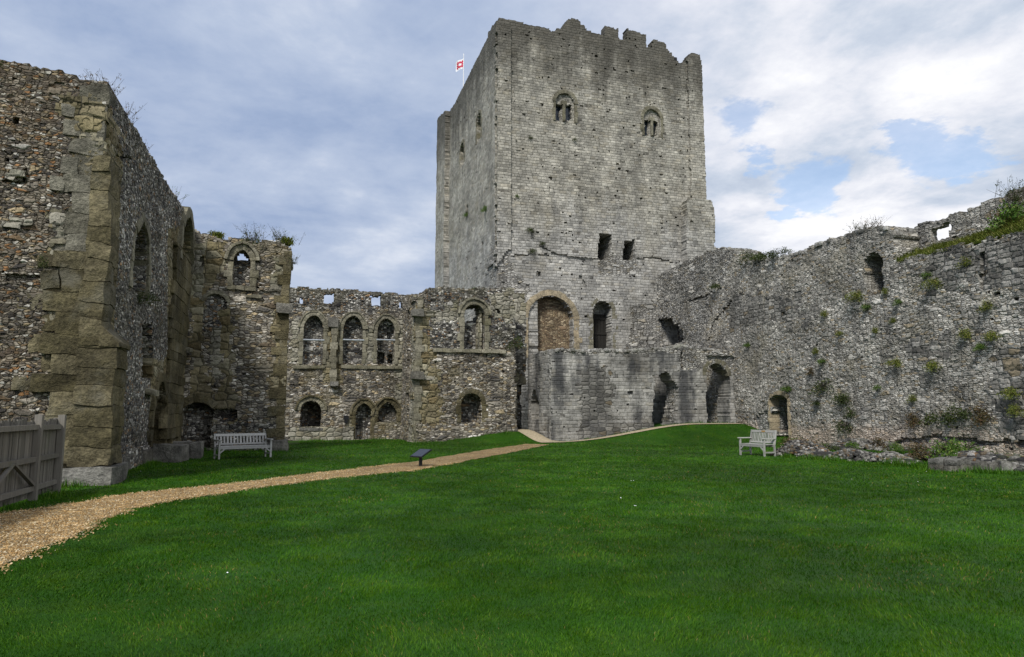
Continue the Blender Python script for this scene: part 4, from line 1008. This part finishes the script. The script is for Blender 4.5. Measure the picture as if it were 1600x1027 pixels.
# ================================================================== GRASS
def frustum(X, Y, m=1.18):
    d = X * sin(YAW) + Y * cos(YAW); l = X * cos(YAW) - Y * sin(YAW)
    return (d > 1.5) & (np.abs(l) < d * .7477 * m + 1.)
mb = MB()
LAWNBOX = lambda X, Y: (X > np.where(Y > 17.4, np.where(Y > 31, np.where(Y > 37.4, 0, -.6), XA + .15), -4.75)) & (X < np.where(Y > 33, 24.9, 24.6)) & (Y < np.where(X > XF - .1, 35.6, np.where(X > XD, 37.3, np.where(X > -.6, 41.9, 31.2))))
for (r0, r1, dens, w, h) in ((3.0, 7., 5200, .0045, .042), (7., 11., 2600, .0065, .045), (11., 17., 1150, .010, .048), (17., 26., 420, .016, .05), (26., 46., 120, .026, .055)):
    half = radians(44)
    area = half * (r1 * r1 - r0 * r0); n = int(area * dens)
    rr = np.sqrt(r0 * r0 + RNG.random(n) * (r1 * r1 - r0 * r0)); an = YAW + (RNG.random(n) * 2 - 1) * half
    X = rr * np.sin(an); Y = rr * np.cos(an)
    k = LAWNBOX(X, Y) & frustum(X, Y)
    ed = .16 * (RNG.random(n) - .5) * RNG.random(n) * 2 + .25 * (fbm(X * 2.2, Y * 2.2, 6, 3) - .5)
    k &= ~inpoly(X + ed, Y + ed, PATHPOLY) & ~inpoly(X + ed, Y + ed, STRIP) & ~inpoly(X + ed, Y + ed, THR)
    X, Y = X[k], Y[k]; n = len(X)
    cl = fbm(X * 3.1, Y * 3.1, 1, 3); big = fbm(X * .5, Y * .5, 3, 3)
    hh = h * .70 * (.55 + .7 * RNG.random(n)) * (.45 + 1.1 * cl); ww = w * (.7 + .6 * RNG.random(n))
    a_ = RNG.random(n) * 2 * pi; lean = hh * (.3 + .9 * RNG.random(n)); wind = fbm(X * 1.3, Y * 1.3, 5, 2) * 9
    la = wind + RNG.normal(0, 1.0, n)
    base = np.stack([X, Y, gz(X, Y) - .004], -1); sd = np.stack([np.cos(a_), np.sin(a_), 0 * a_], -1) * (ww / 2)[:, None]
    tip = base + np.stack([np.cos(la) * lean, np.sin(la) * lean, hh], -1)
    md = base + np.stack([np.cos(la) * lean * .3, np.sin(la) * lean * .3, hh * .62], -1)
    rd = np.clip(RNG.normal(.45, .24, n) + (cl - .5) * .5, 0, .955); dry = sstep(fbm(X * .9 + 5, Y * .9, 7, 3), .52, .72); rd = np.where(RNG.random(n) < .004 + .045 * dry, .99, rd)
    mb.quads(np.stack([base - sd, base + sd, md + sd * .75, md - sd * .75], 1), rnd=rd)
    mb.quads(np.stack([md - sd * .75, md + sd * .75, tip], 1), rnd=rd)
tag(mb.build('grass', M['blade']), None, None, kind='stuff')
dz = MB()
for k in range(9):
    a_ = YAW + random.uniform(-.62, .62); r_ = random.uniform(5.5, 24); X_, Y_ = r_ * sin(a_), r_ * cos(a_)
    if not LAWNBOX(np.array(X_), np.array(Y_)): continue
    for q_ in range(random.choice((1, 1, 2))):
        c_ = np.array((X_ + random.uniform(-.06, .06), Y_ + random.uniform(-.06, .06), float(gz(X_, Y_)) + .05)); th_ = np.arange(8) * pi / 4
        dz.quads([c_ + .009 * np.stack([np.cos(th_), np.sin(th_), .35 * np.sin(th_ + a_)], -1)])
tag(dz.build('daisies', M['white']), None, None, kind='stuff')
# taller uncut fringe along the wall feet
mb = MB()
def fringe(p0, p1, dens, w=.25, h=.16):
    p0 = np.array(p0); p1 = np.array(p1); L = np.linalg.norm(p1 - p0); n = int(L * dens)
    t_ = RNG.random(n); q = p0 + (p1 - p0) * t_[:, None] + RNG.normal(0, w / 2, (n, 2)); cl = fbm(q[:, 0] * 1.7, q[:, 1] * 1.7, 2, 2)
    hh = h * (.3 + RNG.random(n)) * np.clip(cl * 2.2 - .5, .15, 1.6); la = RNG.random(n) * 6.28
    base = np.stack([q[:, 0], q[:, 1], gz(q[:, 0], q[:, 1]) - .01], -1); sd = np.stack([np.cos(la + 1.57), np.sin(la + 1.57), 0 * la], -1) * .009
    tip = base + np.stack([np.cos(la) * hh * .5, np.sin(la) * hh * .5, hh], -1)
    mb.quads(np.stack([base - sd, base + sd, tip], 1), rnd=np.clip(RNG.normal(.5, .25, n), 0, .95))
for p0, p1 in (((-.6, 31.0), (-4.3, 31.1)), ((XA + .4, 18), (XA + .4, 31)), ((0, 41.7), (6, 41.7)), ((6, 37.2), (11.5, 37.2)), ((XF + .2, 35.6), (24.8, 35.6)), ((24.7, 35), (24.7, 17)), ((-4.5, 16.2), (-4.5, 13.2)), ((-5.5, 17.3), (-4.4, 17.3)), ((-4.35, 17.4), (-4.35, 19.2))):
    fringe(p0, p1, 160 if p0[1] > 20 else 420)
for p0, p1, dn in (((1222, 714), (1290, 720), 520), ((1290, 720), (1432, 730), 420), ((1448, 737), (1600, 741), 420), ((1300, 709), (1420, 712), 420), ((1432, 730), (1450, 737), 420)):
    p0, p1 = onZ(*p0), onZ(*p1); fringe(p0[:2], p1[:2], dn, .22, .2)
tag(mb.build('long_grass_fringe', M['blade']), None, None, kind='stuff')

# ================================================================== PLANTS
def leaves(mb, n, R, ls, rng, flat=1., clump=5, droop=0., hemi=False):
    cc = rng.normal(size=(clump, 3)); cc /= np.linalg.norm(cc, axis=1)[:, None]; cc *= (.25 + .55 * rng.random((clump, 1)))
    k = rng.integers(0, clump, n); p = cc[k] + rng.normal(0, .24, (n, 3))
    if hemi: p[:, 2] = np.abs(p[:, 2])
    p = p * R * np.array((1, 1, flat)); d = rng.normal(size=(n, 3)); d /= np.linalg.norm(d, axis=1)[:, None]
    e = np.cross(d, rng.normal(size=(n, 3))); e /= np.linalg.norm(e, axis=1)[:, None] + 1e-6
    l = ls * (.6 + .8 * rng.random((n, 1))); w = l * .42
    p[:, 2] -= droop * (p[:, 0] ** 2 + p[:, 1] ** 2) / R
    mb.quads(np.stack([p - d * l / 2, p + e * w / 2, p + d * l / 2, p - e * w / 2], 1), rnd=rng.random(n))
def mk_bush(seed, mat, n=800, ls=.15, flat=.8, droop=.3):
    rng = np.random.default_rng(seed); mb = MB(); mb.local = True; leaves(mb, n, 1., ls, rng, flat, 7, droop)
    st = MB(); st.local = True
    for k in range(9):
        d = rng.normal(size=3); d[2] = abs(d[2]); d /= np.linalg.norm(d); tube(st, [-d * .05, d * .3, d * .55], .035, .008, 4)
    return [('foliage', mb, mat), ('stem', st, 'twig')]
def mk_twig(seed, mat, n=40):
    rng = np.random.default_rng(seed); st = MB(); st.local = True; lf = MB(); lf.local = True
    for k in range(n):
        d = np.array((rng.normal(0, .45), rng.normal(0, .45), 1.)); L = .5 + .6 * rng.random(); b0 = np.array((rng.normal(0, .3), rng.normal(0, .3), -.05))
        pts = [b0, b0 + d * L * .5, b0 + d * L + np.array((rng.normal(0, .1), rng.normal(0, .1), 0))]; tube(st, pts, .010, .004, 4)
        m = 7; t_ = .3 + .7 * rng.random((m, 1)); c = b0 + d * L * t_ + rng.normal(0, .05, (m, 3)); e = rng.normal(size=(m, 3)) * .03; f_ = rng.normal(size=(m, 3)) * .015
        lf.quads(np.stack([c - e, c + f_, c + e, c - f_], 1), rnd=rng.random(m))
    leaves(lf, 420, .45, .06, rng, .4, 6)
    return [('foliage', lf, mat), ('stem', st, 'twig')]
def mk_tuft(seed, mat, n=240):
    rng = np.random.default_rng(seed); lf = MB(); lf.local = True
    a_ = rng.random(n) * 6.28; sp = rng.random(n); L = .5 + .6 * rng.random(n)
    b0 = rng.normal(0, .22, (n, 3)); b0[:, 2] = -.05
    m_ = b0 + np.stack([np.cos(a_) * sp * L * .4, np.sin(a_) * sp * L * .4, L * .6], -1); t_ = b0 + np.stack([np.cos(a_) * sp * L, np.sin(a_) * sp * L, L * (.85 - .6 * sp)], -1)
    s_ = np.stack([-np.sin(a_), np.cos(a_), 0 * a_], -1) * .03; r = rng.random(n)
    lf.quads(np.stack([b0 - s_, b0 + s_, m_ + s_, m_ - s_], 1), rnd=r); lf.quads(np.stack([m_ - s_, m_ + s_, t_], 1), rnd=r)
    return [('foliage', lf, mat)]
PROTO = {}
def plant(kind, name, label, loc, size, group, sq=(1, 1, 1)):
    key = kind
    if key not in PROTO:
        ty, mat, seed = kind.split(':'); seed = int(seed)
        spec = {'bush': mk_bush, 'twig': mk_twig, 'tuft': mk_tuft}[ty](seed, mat)
        if ty == 'bush' and mat == 'flower':
            spec = mk_bush(seed, 'leafbrown') ; rng = np.random.default_rng(seed + 50); f_ = MB(); f_.local = True; leaves(f_, 160, 1.08, .10, rng, .8, 9, .3); spec.append(('blossom', f_, 'flower'))
        PROTO[key] = [(nm, mb.build(nm, M[mt]) , mt) for nm, mb, mt in spec]
        first = True
    else: first = False
    r = thing(name, label, 'plant', loc, random.uniform(0, 6.28), group)
    r.scale = (size * sq[0], size * sq[1], size * sq[2])
    for nm, o, mt in PROTO[key]:
        c = o if first else o.copy()
        if not first: C.objects.link(c)
        c.parent = r
    return r
g1 = 'weeds rooted in the right curtain wall'; g2 = 'plants on the wall tops'; g3 = 'weeds rooted in the keep'; g4 = 'plants at the foot of the walls'
def onwall(w, x, y, out=.05):
    u, v = w.uv(x, y); return w.pt(u, v, -out)
SP = [
 (wg, 1291, 604, .62, 'bush:leafdark:1', 'largest round dark bush on the right wall, up and right of the low doorway'),
 (wg, 1322, 622, .50, 'bush:leafdark:2', 'dark bush on the right wall, top one of a column of three'),
 (wg, 1331, 646, .42, 'bush:leafdark:1', 'dark bush on the right wall, middle one of a column of three'),
 (wg, 1325, 666, .50, 'bush:leafdark:2', 'dark bush on the right wall, lowest of a column of three'),
 (wg, 1478, 650, .62, 'bush:leafdark:3', 'wide olive bush overhanging the eroded foot of the right wall, left half'),
 (wg, 1500, 648, .50, 'bush:leafdark:1', 'wide olive bush overhanging the eroded foot of the right wall, right half'),
 (wg, 1536, 649, .50, 'bush:leafbrown:4', 'reddish brown bush overhanging the eroded foot of the right wall'),
 (wg, 1430, 656, .40, 'bush:leafbrown:4', 'thin brown bush left of the wide olive bush at the wall foot'),
 (wg, 1403, 565, .34, 'bush:leafyellow:5', 'yellow green weed ball in the middle of the right wall face'),
 (wg, 1463, 570, .40, 'bush:leafyellow:5', 'straggly weed on the right wall above the wide olive bush'),
 (wg, 1275, 548, .26, 'bush:leafyellow:6', 'small light weed above the largest round dark bush'),
 (wg, 1288, 563, .26, 'bush:leafgreen:7', 'small green weed just over the largest round dark bush'),
 (wg, 1268, 580, .28, 'bush:leafbrown:4', 'faded weed left of the largest round dark bush'),
 (wg, 1278, 628, .28, 'bush:leafdark:3', 'small dark weed below the largest round dark bush'),
 (wg, 1288, 490, .28, 'bush:leafyellow:6', 'round yellow weed left of the arched embrasure, well below the wall top'),
 (wg, 1340, 461, .45, 'bush:leafyellow:5', 'bright yellow green bush under the arched embrasure'),
 (wg, 1358, 478, .26, 'bush:leafgreen:7', 'small weed below the bright bush of the arched embrasure'),
 (wg, 1383, 455, .24, 'bush:leafyellow:6', 'small weed at the right foot of the arched embrasure'),
 (wg, 1461, 441, .40, 'bush:leafyellow:5', 'yellow green weed under the grassy ledge'),
 (wg, 1452, 428, .24, 'bush:leafgreen:7', 'small weed just below the grassy ledge'),
 (wg, 1512, 408, .34, 'bush:leafyellow:6', 'weed hanging just under the grassy ledge near the pilaster scar'),
 (wg, 1170, 538, .26, 'bush:leafgreen:7', 'small green weed above the low doorway, close to the forebuilding'),
 (wg, 1507, 521, .34, 'bush:leafyellow:6', 'flat yellow weed in the upper right wall face'),
 (wg, 1555, 523, .34, 'bush:leafyellow:5', 'loose weed on the right wall face near the picture edge, upper one'),
 (wg, 1549, 476, .32, 'bush:leafyellow:6', 'weed below the slot on the right wall near the picture edge'),
 (wg, 1536, 540, .26, 'bush:leafgreen:7', 'green weed left of the dark ashlar patch on the right wall'),
 (wg, 1585, 612, .40, 'bush:leafyellow:5', 'yellow weed on the dark ashlar patch of the right wall'),
 (wg, 1592, 640, .34, 'bush:leafyellow:6', 'weed low on the dark ashlar patch at the picture edge'),
 (wg, 1430, 622, .26, 'bush:leafyellow:6', 'little weed above the thin brown bush'),
 (wg, 1375, 604, .22, 'bush:leafgreen:7', 'little weed alone right of the column of three bushes'),
 (wg, 1408, 470, .24, 'bush:leafgreen:7', 'tiny weed right of and below the arched embrasure'),
 (wg, 1368, 516, .24, 'bush:leafyellow:6', 'tiny weed halfway down the wall below the embrasure'),
 (wg, 1313, 520, .22, 'bush:leafyellow:5', 'tiny weed on the pale middle of the right wall'),
 (wg, 1397, 500, .22, 'bush:leafyellow:6', 'tiny weed on the pale wall left of the flat yellow weed'),
 (wg, 1232, 606, .34, 'bush:leafgreen:7', 'green clump growing over the arch of the low doorway'),
 (wg, 1120, 446, .40, 'bush:leafdark:3', 'dark clump on the sloping wall where it meets the keep'),
]
for i, (w_, x, y, s_, kd_, lab) in enumerate(SP): plant(kd_, 'wall_weed', lab, onwall(w_, x, y, .12), s_ * 1.12, g1, (1., 1., .85))
for (x, y, s_, kd_, lab) in [
 (829, 359, .42, 'bush:leafdark:3', 'dark weed on the keep under the left twin window, highest of the lower weeds'),
 (828, 392, .42, 'bush:leafdark:2', 'flat dark weed on the long crack across the keep'),
 (846, 381, .28, 'bush:leafdark:1', 'small weed on the keep between the two dark weeds'),
 (897, 218, .24, 'bush:leafdark:3', 'small dark weed below the left twin window of the keep'),
 (828, 216, .22, 'bush:leafdark:1', 'small dark weed high on the left part of the keep front'),
 (807, 306, .22, 'bush:leafgreen:7', 'small green weed halfway up the keep near its left corner')]:
    plant(kd_, 'keep_weed', lab, onwall(wk, x, y), s_, g3, (1, 1, .8))
for (x, y, s_, lab) in [(760, 325, .45, 'weed on the dark side face of the keep, nearer its corner'), (730, 334, .45, 'weed under the loop in the side face of the keep')]:
    plant('bush:leafgreen:7', 'keep_weed', lab, onwall(wks, x, y), s_, g3)
plant('bush:leafdark:1', 'wall_bush', 'round dark green bush growing at the right edge of the corner range', onwall(wd, 804, 537, .2), .55, g2)
plant('bush:leafgreen:7', 'wall_weed', 'small weed on top of the corner range', onwall(wd, 741, 452, -.3), .35, g2)
plant('bush:leafdark:2', 'sill_plant', 'green trailing plant on the sill of the lancet window', onwall(ws, 217, 466, .1), .42, g2, (1, 1, .7))
plant('bush:leafdark:1', 'wall_weed', 'dark weed in the flint front of the left ruin, beside the corner stones', onwall(wa, 66, 412, .02), .22, g2)
plant('bush:leafgreen:7', 'wall_weed', 'green weed at the top of the left ruin by the picture edge', onwall(wa, 4, 97, -.2), .25, g2)
for (x, y, s_, kd_, lab) in [
 (178, 152, .75, 'twig:leafbrown:11', 'brown twiggy plant highest on the sloping top of the left ruin'),
 (204, 193, .75, 'twig:leafbrown:12', 'brown twiggy plant second from the top on the sloping left ruin'),
 (231, 241, .6, 'twig:leafbrown:11', 'brown twiggy plant midway down the sloping top of the left ruin'),
 (268, 308, .6, 'bush:leafdark:2', 'dense green clump low on the sloping top of the left ruin'),
 (280, 318, .75, 'twig:leafgreen:13', 'green twiggy plant at the lower end of the left ruin top')]:
    plant(kd_, 'wall_top_plant', lab, onwall(ws, x, y, -.3), s_ * .72, g2)
for (x, y, s_, kd_, lab) in [
 (338, 371, .5, 'tuft:leafyellow:14', 'yellow grass tuft on top of the cross wall, leftmost one'),
 (385, 375, .62, 'bush:leafdark:3', 'dark green clump above the open pointed window of the cross wall'),
 (394, 374, .72, 'twig:leafdark:13', 'sparse twigs on top of the cross wall beside the dark clump'),
 (438, 379, .70, 'twig:leafdark:12', 'wispy twig plant on the right corner of the cross wall'),
 (447, 380, .55, 'tuft:leafyellow:15', 'yellow tuft at the very right corner of the cross wall'),
 (456, 412, .45, 'twig:leafdark:11', 'little plant hanging from the right edge of the cross wall')]:
    plant(kd_, 'wall_top_plant', lab, onwall(wb, x, y, -.3 if x < 450 else 0.05), s_, g2)
for (x, y, s_, kd_, lab) in [
 (1168, 407, .85, 'bush:leafdark:1', 'dark ivy mat in the dip of the curtain wall top, left end'),
 (1187, 404, .80, 'bush:leafdark:3', 'dark ivy mat in the dip of the curtain wall top, middle'),
 (1212, 400, .70, 'bush:leafdark:2', 'dark ivy mat in the dip of the curtain wall top, right end'),
 (1338, 364, .55, 'twig:leafdark:11', 'thin twigs on the curtain wall top left of the embrasure'),
 (1358, 358, .55, 'twig:leafbrown:12', 'thin twigs on the curtain wall top above the embrasure')]:
    plant(kd_, 'wall_top_plant', lab, onwall(wg, x, y - (4 if 'bush' in kd_ else 0), -.2), s_ * 1.1, g2, (1, 1, .55 if 'bush' in kd_ else 1))
for (x, y, s_, kd_, lab) in [
 (1592, 330, .9, 'bush:leafgreen:7', 'big green bush on the wall walk at the right picture edge'),
 (1597, 312, .8, 'twig:leafdark:13', 'twigs rising from the parapet at the right picture edge'),
 (1578, 352, .7, 'bush:leafbrown:4', 'brown bush on the wall walk just left of the big green bush')]:
    plant(kd_, 'wall_top_plant', lab, onwall(wt, x, y, .35), s_, g2)
for (x, y, s_, kd_, lab) in [
 (1476, 722, .62, 'bush:leafgreen:7', 'bright green shrub growing behind the square stone plinth, left one'),
 (1491, 722, .55, 'bush:leafgreen:8', 'bright green shrub growing behind the square stone plinth, middle one'),
 (1514, 722, .55, 'bush:leafgreen:7', 'bright green shrub growing behind the square stone plinth, right one'),
 (1400, 712, .35, 'bush:leafgreen:8', 'small green plant on the rubble heap below the curtain wall'),
 (655, 690, .32, 'bush:leafdark:2', 'small dark plant at the foot of the corner range, behind the lectern')]:
    q = gpt((x, y)); plant(kd_, 'ground_plant', lab, (q[0], q[1], q[2] + (.38 if x > 1450 else .3 if x > 1390 else 0.)), s_ * (1.1 if x > 1450 else 1.), g4)

for (x, y, s_, dz_, kd_, lab) in [
 (1243, 697, .34, .3, 'bush:leafgreen:8', 'green weed behind the flowering plants, nearest the low doorway'),
 (1296, 706, .30, .3, 'bush:leafdark:3', 'dark weed between the rubble mound and the low flint footing'),
 (1330, 703, .28, .35, 'bush:leafgreen:7', 'green weed on the grassy flint heap, left end'),
 (1372, 702, .34, .35, 'bush:leafbrown:4', 'brown weed on the grassy flint heap, middle'),
 (1436, 716, .42, .3, 'bush:leafbrown:4', 'brown straggly weed just left of the bright green shrubs'),
 (1548, 722, .34, .3, 'bush:leafdark:3', 'dark weed on the broken flint bank, right of the bright green shrubs'),
 (1585, 727, .30, .3, 'bush:leafgreen:7', 'green weed on the broken flint bank at the picture edge')]:
    q = gpt((x, y + 4)); plant(kd_, 'ground_weed', lab, (q[0], q[1], q[2] + dz_), s_ * 1.1, g4, (1.2, 1.2, .8))
# turf bank along the wall walk
def bankz(yy, f):      # f 0 at the wall face, 1 at the parapet
    zt_ = np.where(yy < topg[-1][0], vr, np.interp(-yy, [-q_[0] for q_ in topg], [q_[1] for q_ in topg]))
    zt_ = np.minimum(zt_, vr + .12)
    return zt_ - .04 + f ** .8 * (.62 + .55 * sstep(yy, 21.5, 16.) + .25 * (fbm(yy * .7, f * 2, 3) - .5))
t_y = np.linspace(8., 23.55, 70); t_f = np.linspace(0, 1, 6); YY, FF = np.meshgrid(t_y, t_f, indexing='ij'); Q = np.stack([XG + .06 + FF * 1.42, YY, bankz(YY, FF)], -1)
mb = MB(); mb.quads(np.stack([Q[:-1, :-1], Q[1:, :-1], Q[1:, 1:], Q[:-1, 1:]], 2).reshape(-1, 4, 3)); tag(mb.build('turf_bank', M['lawn']), None, None, kind='structure')
mb = MB(); n = 15000
yy = 8 + RNG.random(n) * 15.5; ff = RNG.random(n); xx = XG + .03 + ff * 1.42; zz = bankz(yy, ff) - .03
hh = .08 + .34 * RNG.random(n) * fbm(xx * 2, yy * 2, 2); la = RNG.random(n) * 6.28
base = np.stack([xx, yy, zz], -1); sd = np.stack([np.cos(la + 1.57), np.sin(la + 1.57), 0 * la], -1) * .022; tip = base + np.stack([np.cos(la) * hh * .7 - .08, np.sin(la) * hh * .7, hh * .9], -1)
mb.quads(np.stack([base - sd, base + sd, tip], 1)); o = mb.build('ledge_grass', M['leafyellow']); tag(o, None, None, kind='stuff')

# ================================================================== LOW RUINS ON THE RIGHT
def heap(name, label, path, w, h, n, smin, smax, mat='loose', cat='rubble'):
    """a bank of flint: path = ground points along its middle"""
    path = np.array(path); mb = MB()
    L = np.concatenate([[0], np.cumsum(np.linalg.norm(np.diff(path[:, :2], axis=0), axis=1))])
    for k in range(n):
        t_ = random.random() * L[-1]; c = np.array([np.interp(t_, L, path[:, i]) for i in range(2)]); i = min(np.searchsorted(L, t_, side='right') - 1, len(path) - 2)
        d = path[i + 1, :2] - path[i, :2]; d /= np.linalg.norm(d); nn_ = np.array((-d[1], d[0]))
        o_ = random.uniform(-1, 1); q_ = c + nn_ * o_ * w / 2; hz = h * (1 - o_ ** 2) ** .7 * (.7 + .5 * vnoise(t_ * 1.5, 3.)) * random.uniform(.75, 1.) * min(1, 3 * t_ / L[-1] + .25, 3 * (1 - t_ / L[-1]) + .25)
        s_ = random.uniform(smin, smax); z = float(gz(*q_)) + hz
        hexblock(mb, box8(q_[0] - s_, q_[0] + s_, q_[1] - s_, q_[1] + s_ * .8, z - s_ * .8, z + s_ * .55), 2, .55, .025, 7.)
    # earth core so no gaps show
    for a_, b_ in zip(path[:-1], path[1:]):
        d = b_[:2] - a_[:2]; d /= np.linalg.norm(d); nn_ = np.array((-d[1], d[0])) * w * .34
        c8 = [[[np.r_[p_[:2] + nn_ * s2, (float(gz(*p_[:2])) - .1 if z_ == 0 else float(gz(*p_[:2])) + h * .42)] for z_ in (0, 1)] for s2 in (-1, 1)] for p_ in (a_, b_)]
        hexblock(mb, c8, 4, .35, .03, 3., rv=.05)
    return tag(mb.build(name, M[mat]), label, cat)
hp = heap('rubble_mound', 'low flint rubble mound overgrown with flowers beside the short bench', [gpt((1222, 711)), gpt((1250, 713)), gpt((1288, 716))], 1.3, .5, 1100, .025, .07)
for (x, y, s_, lab) in [(1235, 706, .42, 'flowering plant on the rubble mound, nearest the short bench'), (1252, 707, .46, 'flowering plant in the middle of the rubble mound'), (1270, 710, .42, 'flowering plant at the right end of the rubble mound')]:
    q = gpt((x, y + 4)); plant('bush:flower:9', 'flowering_plant', lab, (q[0], q[1], q[2] + .36), s_ * 1.25, 'flowers on the rubble mound', (1.1, 1.1, .8))
heap('low_flint_wall', 'low curved flint footing across the grass right of the rubble mound', [gpt((1296, 717)), gpt((1340, 721)), gpt((1390, 723)), gpt((1432, 726))], .6, .34, 1700, .022, .065)
heap('rubble_heap', 'grassy flint heap against the foot of the curtain wall', [gpt((1305, 704)), gpt((1350, 700)), gpt((1410, 705))], 1.5, .40, 1100, .03, .08)
heap('fallen_rubble', 'broken flint bank along the curtain wall behind the square plinth', [gpt((1430, 716)), gpt((1500, 722)), gpt((1560, 728)), gpt((1640, 738))], 1.5, .36, 900, .04, .12)
mb = MB(); pa, pb, pc = gpt((1452, 735)), gpt((1498, 738)), gpt((1600, 738))
d1 = (pb - pa); d1[2] = 0; L1_ = np.linalg.norm(d1); d1 /= L1_; nb = np.array((d1[1], -d1[0], 0)) * -1
if np.dot(nb, fv) < 0: nb = -nb
x = 0
while x < L1_ - .05:
    l = min(random.uniform(.2, .5), L1_ - x)
    for z0, z1 in ((-.15, .17), (.175, .33)):
        p_ = pa + d1 * x; q_ = pa + d1 * (x + l - .012)
        o_ = nb * random.uniform(-.05, .05); hexblock(mb, [[[b_ + o_ + nb * j + np.array((0, 0, z_)) for z_ in (z0, z1 + random.uniform(-.02, .03))] for j in (0, .8)] for b_ in (p_, q_)], 6, .16, .03, 3.5)
    x += l
tag(mb.build('stone_plinth', M['lichen']), 'low square stone plinth with green shrubs behind it, at the right', 'plinth')
mb = MB(); d2 = pc - pb; d2[2] = 0; L2_ = np.linalg.norm(d2); d2 /= L2_; nb2 = np.array((-d2[1], d2[0], 0)); nb2 = nb2 if np.dot(nb2, fv) > 0 else -nb2; x = .1
pb2 = pb + nb2 * .5
while x < L2_ + 1:
    l = random.uniform(.18, .5); p_ = pb2 + d2 * x + nb2 * random.uniform(-.08, .1); q_ = p_ + d2 * (l - .02)
    hexblock(mb, [[[b_ + nb2 * j + np.array((0, 0, z_)) for z_ in (-.15, .22 + random.uniform(-.09, .07))] for j in (0, .5)] for b_ in (p_, q_)], 6, .22, .035, 3.5); x += l
tag(mb.build('kerb_wall', M['lichen']), 'low single course stone footing running right from the square plinth', 'footing')

# ================================================================== WORLD
SUN_EL, SUN_AZ = radians(47), radians(216)      # azimuth measured from +Y clockwise: behind the camera, a little to the left
w = bpy.data.worlds.new('World'); bpy.context.scene.world = w; w.use_nodes = True
class WT(NT):
    def __init__(s, tree): s.t = tree
t = WT(w.node_tree); nt = w.node_tree; nt.nodes.clear()
outn = nt.nodes.new('ShaderNodeOutputWorld')
sky = nt.nodes.new('ShaderNodeTexSky'); sky.sky_type = 'NISHITA'; sky.sun_disc = False; sky.sun_elevation = SUN_EL; sky.sun_rotation = SUN_AZ
bg1 = t.n('ShaderNodeBackground', 0, Color=sky.outputs[0], Strength=.15)
d = nt.nodes.new('ShaderNodeTexCoord').outputs['Generated']
x, y, z = t.sep(d); zz = t.math('MAXIMUM', z, 0.)
den = t.add(zz, .16)
p = t.comb(t.math('DIVIDE', x, den), t.math('DIVIDE', y, den), 0.)
n1 = t.noise(p, .55, 7, .55, dist=.25); n2 = t.noise(t.vm('ADD', p, (7.3, 2.1, 0)), 1.5, 7, .58, dist=.2)
n3_ = t.noise(t.vm('ADD', p, (1.3, 9.1, 0)), 4., 7, .62); n4_ = t.noise(t.vm('ADD', p, (3.3, 4.1, 0)), 2.3, 8, .6, dist=.35)
az = t.vm('DOT_PRODUCT', d, tuple(rv), out='Value')          # -1 left .. 1 right of the courtyard's long view
mr = t.ss(t.add(az, t.mul(t.sub(n1, .5), .5)), -.02, .34)
left = t.ramp(t.add(t.mul(n1, .42), t.add(t.mul(n2, .25), t.add(t.mul(n4_, .2), t.mul(n3_, .13)))), [(.38, (.23, .315, .49)), (.46, (.33, .42, .61)), (.53, (.47, .55, .71)), (.60, (.70, .75, .85))])
rightf = t.add(t.mul(n2, .40), t.add(t.mul(n4_, .35), t.mul(n3_, .25)))
right = t.ramp(rightf, [(.36, (.41, .49, .63)), (.44, (.59, .655, .765)), (.50, (.80, .82, .89)), (.57, (1., 1., 1.02))])
cl = t.mix(mr, left, right)
cl = t.mix(t.mul(t.ss(zz, 0.02, .27, 1., 0.), .55), cl, (.66, .72, .82))
holes = 0.
for (hx, hy, rad) in ((1160, 195, .038), (1180, 225, .024), (1440, 238, .038), (1495, 245, .030), (1265, 300, .036), (1230, 335, .02), (1420, 212, .022)):
    hd = ray(hx, hy); hd = hd / np.linalg.norm(hd)
    dist = t.vm('DISTANCE', d, tuple(hd), out='Value')
    dd_ = t.add(dist, t.add(t.mul(t.sub(n3_, .5), .17), t.mul(t.sub(n4_, .5), .14)))
    hh_ = t.ss(dd_, rad * .45, rad * 1.05, 1., 0.)
    holes = hh_ if isinstance(holes, float) else t.math('MAXIMUM', holes, hh_)
bg2 = t.n('ShaderNodeBackground', 0, Color=cl, Strength=.78)
cover = t.sub(1., t.mul(holes, .56))
mx = t.n('ShaderNodeMixShader', 0, i0=cover, i1=bg1, i2=bg2)
nt.links.new(mx, outn.inputs[0])

sl = bpy.data.lights.new('sun', 'SUN'); sl.energy = 2.7; sl.angle = radians(11); sl.color = (1., .96, .90)
so = bpy.data.objects.new('sun', sl); C.objects.link(so)
sd = np.array((cos(SUN_EL) * sin(SUN_AZ), cos(SUN_EL) * cos(SUN_AZ), sin(SUN_EL)))
from mathutils import Vector
so.rotation_euler = Vector(-sd).to_track_quat('-Z', 'Y').to_euler(); so.location = (0, 0, 50)

cam = bpy.data.cameras.new('camera'); cam.sensor_width = 36; cam.lens = FPX / 1600 * 36; cam.clip_end = 3000; cam.clip_start = .1
co = bpy.data.objects.new('camera', cam); C.objects.link(co); co.location = (0, 0, EYE); co.rotation_euler = (pi / 2 + PIT, 0, -YAW)
sc = bpy.context.scene; sc.camera = co
sc.view_settings.view_transform = 'Standard'; sc.view_settings.look = 'None'; sc.view_settings.exposure = .42; sc.view_settings.gamma = 1
sc.cycles.max_bounces = 5; sc.cycles.diffuse_bounces = 3; sc.cycles.use_denoising = True
